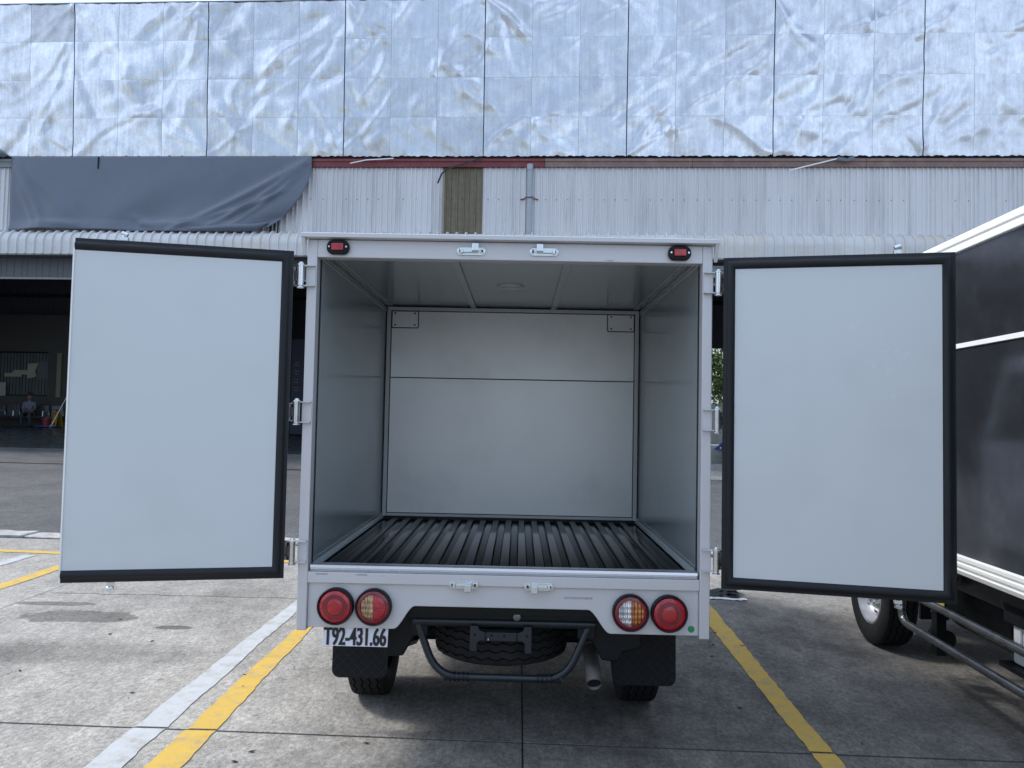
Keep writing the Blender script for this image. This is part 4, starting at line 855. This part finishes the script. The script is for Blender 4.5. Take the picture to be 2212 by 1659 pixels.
for (xa, xb, za) in ((-.786, -.529, .216), (.507, .793, .211)):
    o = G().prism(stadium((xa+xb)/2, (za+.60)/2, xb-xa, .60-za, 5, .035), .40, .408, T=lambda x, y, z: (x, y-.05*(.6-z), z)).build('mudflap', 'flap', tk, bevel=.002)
    G().lathe([(.010, 0), (.010, -.006), (.004, -.008)], (xa+.035 if xa > 0 else xb-.035, .385, .425), 'y', 6).build('flap_bolt', 'zinc', o)
# under-run guard: cross tube and hanging loop
ub = G().tube([(-.385, .15, .545), (.395, .15, .545)], .022, 14).build('underrun_tube', 'tube', tk, smooth=40)
def bend(p0, c_, p1, n=8): return [tuple((1-t)**2*a+2*t*(1-t)*b_+t*t*d for a, b_, d in zip(p0, c_, p1)) for t in [i/n for i in range(n+1)]]
lp = [(-.365, .15, .535)]+bend((-.325, .15, .425), (-.285, .15, .312), (-.19, .15, .310))+bend((.18, .15, .308), (.275, .15, .308), (.315, .15, .405))+[(.37, .15, .535)]
G().tube(lp, .0165, 14).build('loop', 'tube', ub, smooth=40)
for x0 in (-.245, .15):
    g = G()
    for i in range(6): g.tube([(x0+i*.019, .15, .310), (x0+i*.019+.010, .15, .310)], .0195, 12)
    g.build('grip_sleeve', 'rubber', ub, smooth=40)
# plate bracket
bk_ = [(-.138, .536), (-.104, .536), (-.098, .518), (-.080, .510), (.070, .510), (.088, .518), (.094, .536), (.124, .536), (.124, .424), (.096, .424), (.096, .462), (.086, .474), (-.098, .474), (-.108, .462), (-.108, .430), (-.138, .430)]
pbk = G().prism(bk_, .112, .118).build('plate_bracket', 'tube', tk, bevel=.002)
for x in (-.072, .062): G().box(x-.003, x+.003, .109, .1115, .474, .512).build('bracket_rib', 'black', pbk)
for x, z in ((-.118, .498), (-.045, .497), (.008, .497), (.104, .497)): G().lathe([(.006, 0), (.005, -.002)], (x, .1115, z), 'y', 10).build('bracket_hole', 'gap', pbk)
G().lathe([(.016, 0), (.016, -.02), (.010, -.022)], (.06, .098, .585), 'y', 14).build('tow_pin', 'guard', tk, smooth=40)
G().box(-.062, -.058, .107, .1115, .478, .486).build('bracket_pin', 'zinc', pbk)
# exhaust
ex = G().tube([(.37, 1.4, .42), (.385, .9, .42), (.395, .6, .40), (.405, .42, .33), (.41, .28, .245)], .036, 18, cap=False).build('exhaust_pipe', 'exhaust', tk, smooth=60); sm = ex.modifiers.new('s', 'SOLIDIFY'); sm.thickness = .003
G().tube([(.398, .52, .370), (.402, .46, .35)], .040, 18).build('pipe_joint', 'exhaust', ex, smooth=60); G().tube([(.4085, .325, .272), (.4095, .292, .2523)], .0325, 16).build('pipe_dark_plug', 'gap', ex)  # black plug stands in for the darkness inside the pipe
G().tube([(.52, .37, .53), (.54, .34, .46), (.57, .34, .44), (.62, .34, .46), (.66, .35, .53)], .005, 6).build('wiring_loop', 'rubber', tk)
# simple forward cab, hidden behind the box from here
cab = [(1.86, .45), (1.86, 1.90), (1.98, 1.98), (3.20, 1.98), (3.62, 1.30), (3.66, .45)]
cb = G().prism(cab, -.80, .80, T=lambda x, y, z: (y, x, z)).build('cab', 'cab_white', tk, bevel=.05, seg=3)
G().prism([(3.24, 1.90), (3.60, 1.33), (3.63, 1.34), (3.27, 1.92)], -.70, .70, T=lambda x, y, z: (y, x, z)).build('windscreen', 'glass_dark', cb)
for s in (-1, 1):
    G().box(min(s*.802, s*.812), max(s*.802, s*.812), 2.1, 2.6, 1.32, 1.85).build('side_window', 'glass_dark', cb); G().prism([(2.68, 1.32), (2.68, 1.85), (3.08, 1.85), (3.40, 1.32)], min(s*.802, s*.812), max(s*.802, s*.812), T=lambda x, y, z: (y, x, z)).build('side_window', 'glass_dark', cb)

# ================================================================ NEIGHBOUR TRUCK
n2 = empty('neighbour_truck', (2.184, 0, 0), R(-3.5)); tag(n2, 'parked truck at the right edge with dark glossy box side and white aluminium trims', 'truck')
Y0, Y1 = -2.6, 1.18
G().box(.004, 1.9, Y0, Y1, .80, 2.36).build('cargo_box', 'boxskin', n2)
for (z0, z1) in ((1.833, 2.282), (.80, 1.806)): G().box(-.004, .003, Y0+.02, Y1-.02, z0, z1).build('side_panel', 'panel_dark', n2)
G().prism([(-.006, 2.283), (-.020, 2.286), (-.020, 2.318), (-.012, 2.322), (-.024, 2.328), (-.024, 2.352), (.0, 2.372), (.06, 2.378), (.06, 2.283)], Y0, Y1).build('top_trim', 'white_trim', n2, bevel=.003)
G().prism([(-.0045, 1.807), (-.012, 1.809), (-.012, 1.831), (-.0045, 1.833)], Y0, Y1).build('middle_trim', 'white_trim', n2)
G().prism([(-.0045, .800), (-.020, .796), (-.020, .776), (-.012, .774), (-.012, .764), (-.022, .762), (-.022, .746), (-.012, .744), (-.012, .732), (-.024, .730), (-.016, .708), (.03, .700), (.05, .700), (.05, .800)], Y0, Y1).build('bottom_trim', 'white_trim', n2, bevel=.002)
G().box(.06, 1.85, Y0, Y1, .60, .69).build('subframe', 'black', n2)
for x in (.45, 1.35): G().box(x, x+.09, Y0, 3.2, .44, .60).build('chassis_rail', 'black', n2)
G().lathe([(.028, -.006), (.028, .02), (.015, .03)], (.02, .75, .655), 'x', 16).build('lamp_base', 'rubber', n2)
G().lathe([(.024, -.006), (.022, -.022), (.012, -.03), (.002, -.031)], (.02, .75, .655), 'x', 20).build('side_lamp', 'orange', n2, smooth=50)
gx = .03
lo_ = [(gx, 1.34, .52), (gx, 1.345, .36)]+bend((gx, 1.345, .34), (gx, 1.34, .292), (gx, 1.26, .290))+[(gx, Y0+.3, .300)]
G().tube(lo_, .021, 12).build('side_guard_tube', 'guard', n2, smooth=40); G().tube([(gx, 1.30, .470), (gx, Y0+.3, .475)], .021, 12).build('side_guard_tube', 'guard', n2, smooth=40)
for y in (1.02, -.6, -1.7): G().box(.06, .11, y-.03, y+.03, .20 if y > 1 else .27, .60).build('guard_post', 'black', n2)
G().box(.02, .10, 1.08, 1.11, .472, .50).build('yellow_tag', 'yellow_tag', n2); G().box(.055, .06, .90, .99, .455, .50).build('yellow_tag', 'yellow_tag', n2)
G().tube([(.12, 1.12, .46), (.10, 1.14, .40), (.14, 1.10, .34), (.12, 1.08, .30)], .003, 5).build('loose_wire', 'white_trim', n2); G().lathe([(.05, -.06), (.05, .06)], (.16, 1.15, .26), 'y', 14).build('air_valve', 'black', n2)
bt = G().box(.09, .36, -.28, .34, .37, .545).build('battery', 'white_plastic', n2, bevel=.012)
for i in range(6): G().box(.078, .0895, -.24+i*.1, -.24+i*.1+.05, .47, .54).build('battery_rib', 'white_plastic', bt, bevel=.004)
G().box(.070, .0885, -.30, .36, .435, .452).build('battery_strap', 'black', bt); G().box(.05, .40, -.32, .38, .345, .366).build('battery_tray', 'black', n2); G().box(.06, .40, -.3, .36, .548, .64).build('battery_cover', 'black', n2, bevel=.006)
G().lathe([(.16, -.35), (.18, -.33), (.18, .33), (.16, .35)], (.36, .85, .47), 'y', 24).build('air_tank', 'black', n2, smooth=40)
wheel(n2, .150, 1.93, .33, -1, R_=.33); wheel(n2, 1.70, 1.93, .33, 1, R_=.33); wheel(n2, .22, -1.75, .33, -1, R_=.33); wheel(n2, 1.66, -1.75, .33, 1, R_=.33)
cb = G().prism([(1.26, .62), (1.26, 2.02), (1.40, 2.14), (2.55, 2.14), (2.92, 1.35), (2.98, .45), (2.35, .45), (2.25, .72), (1.62, .72), (1.5, .62)], .10, 1.80, T=lambda x, y, z: (y, x, z)).build('cab', 'cab_white', n2, bevel=.04, seg=3)
G().prism([(2.60, 2.04), (2.90, 1.40), (2.93, 1.41), (2.63, 2.06)], .2, 1.7, T=lambda x, y, z: (y, x, z)).build('windscreen', 'glass_dark', cb); G().prism([(1.75, 1.38), (1.75, 1.98), (2.50, 1.98), (2.78, 1.38)], .092, .0985, T=lambda x, y, z: (y, x, z)).build('side_window', 'glass_dark', cb)
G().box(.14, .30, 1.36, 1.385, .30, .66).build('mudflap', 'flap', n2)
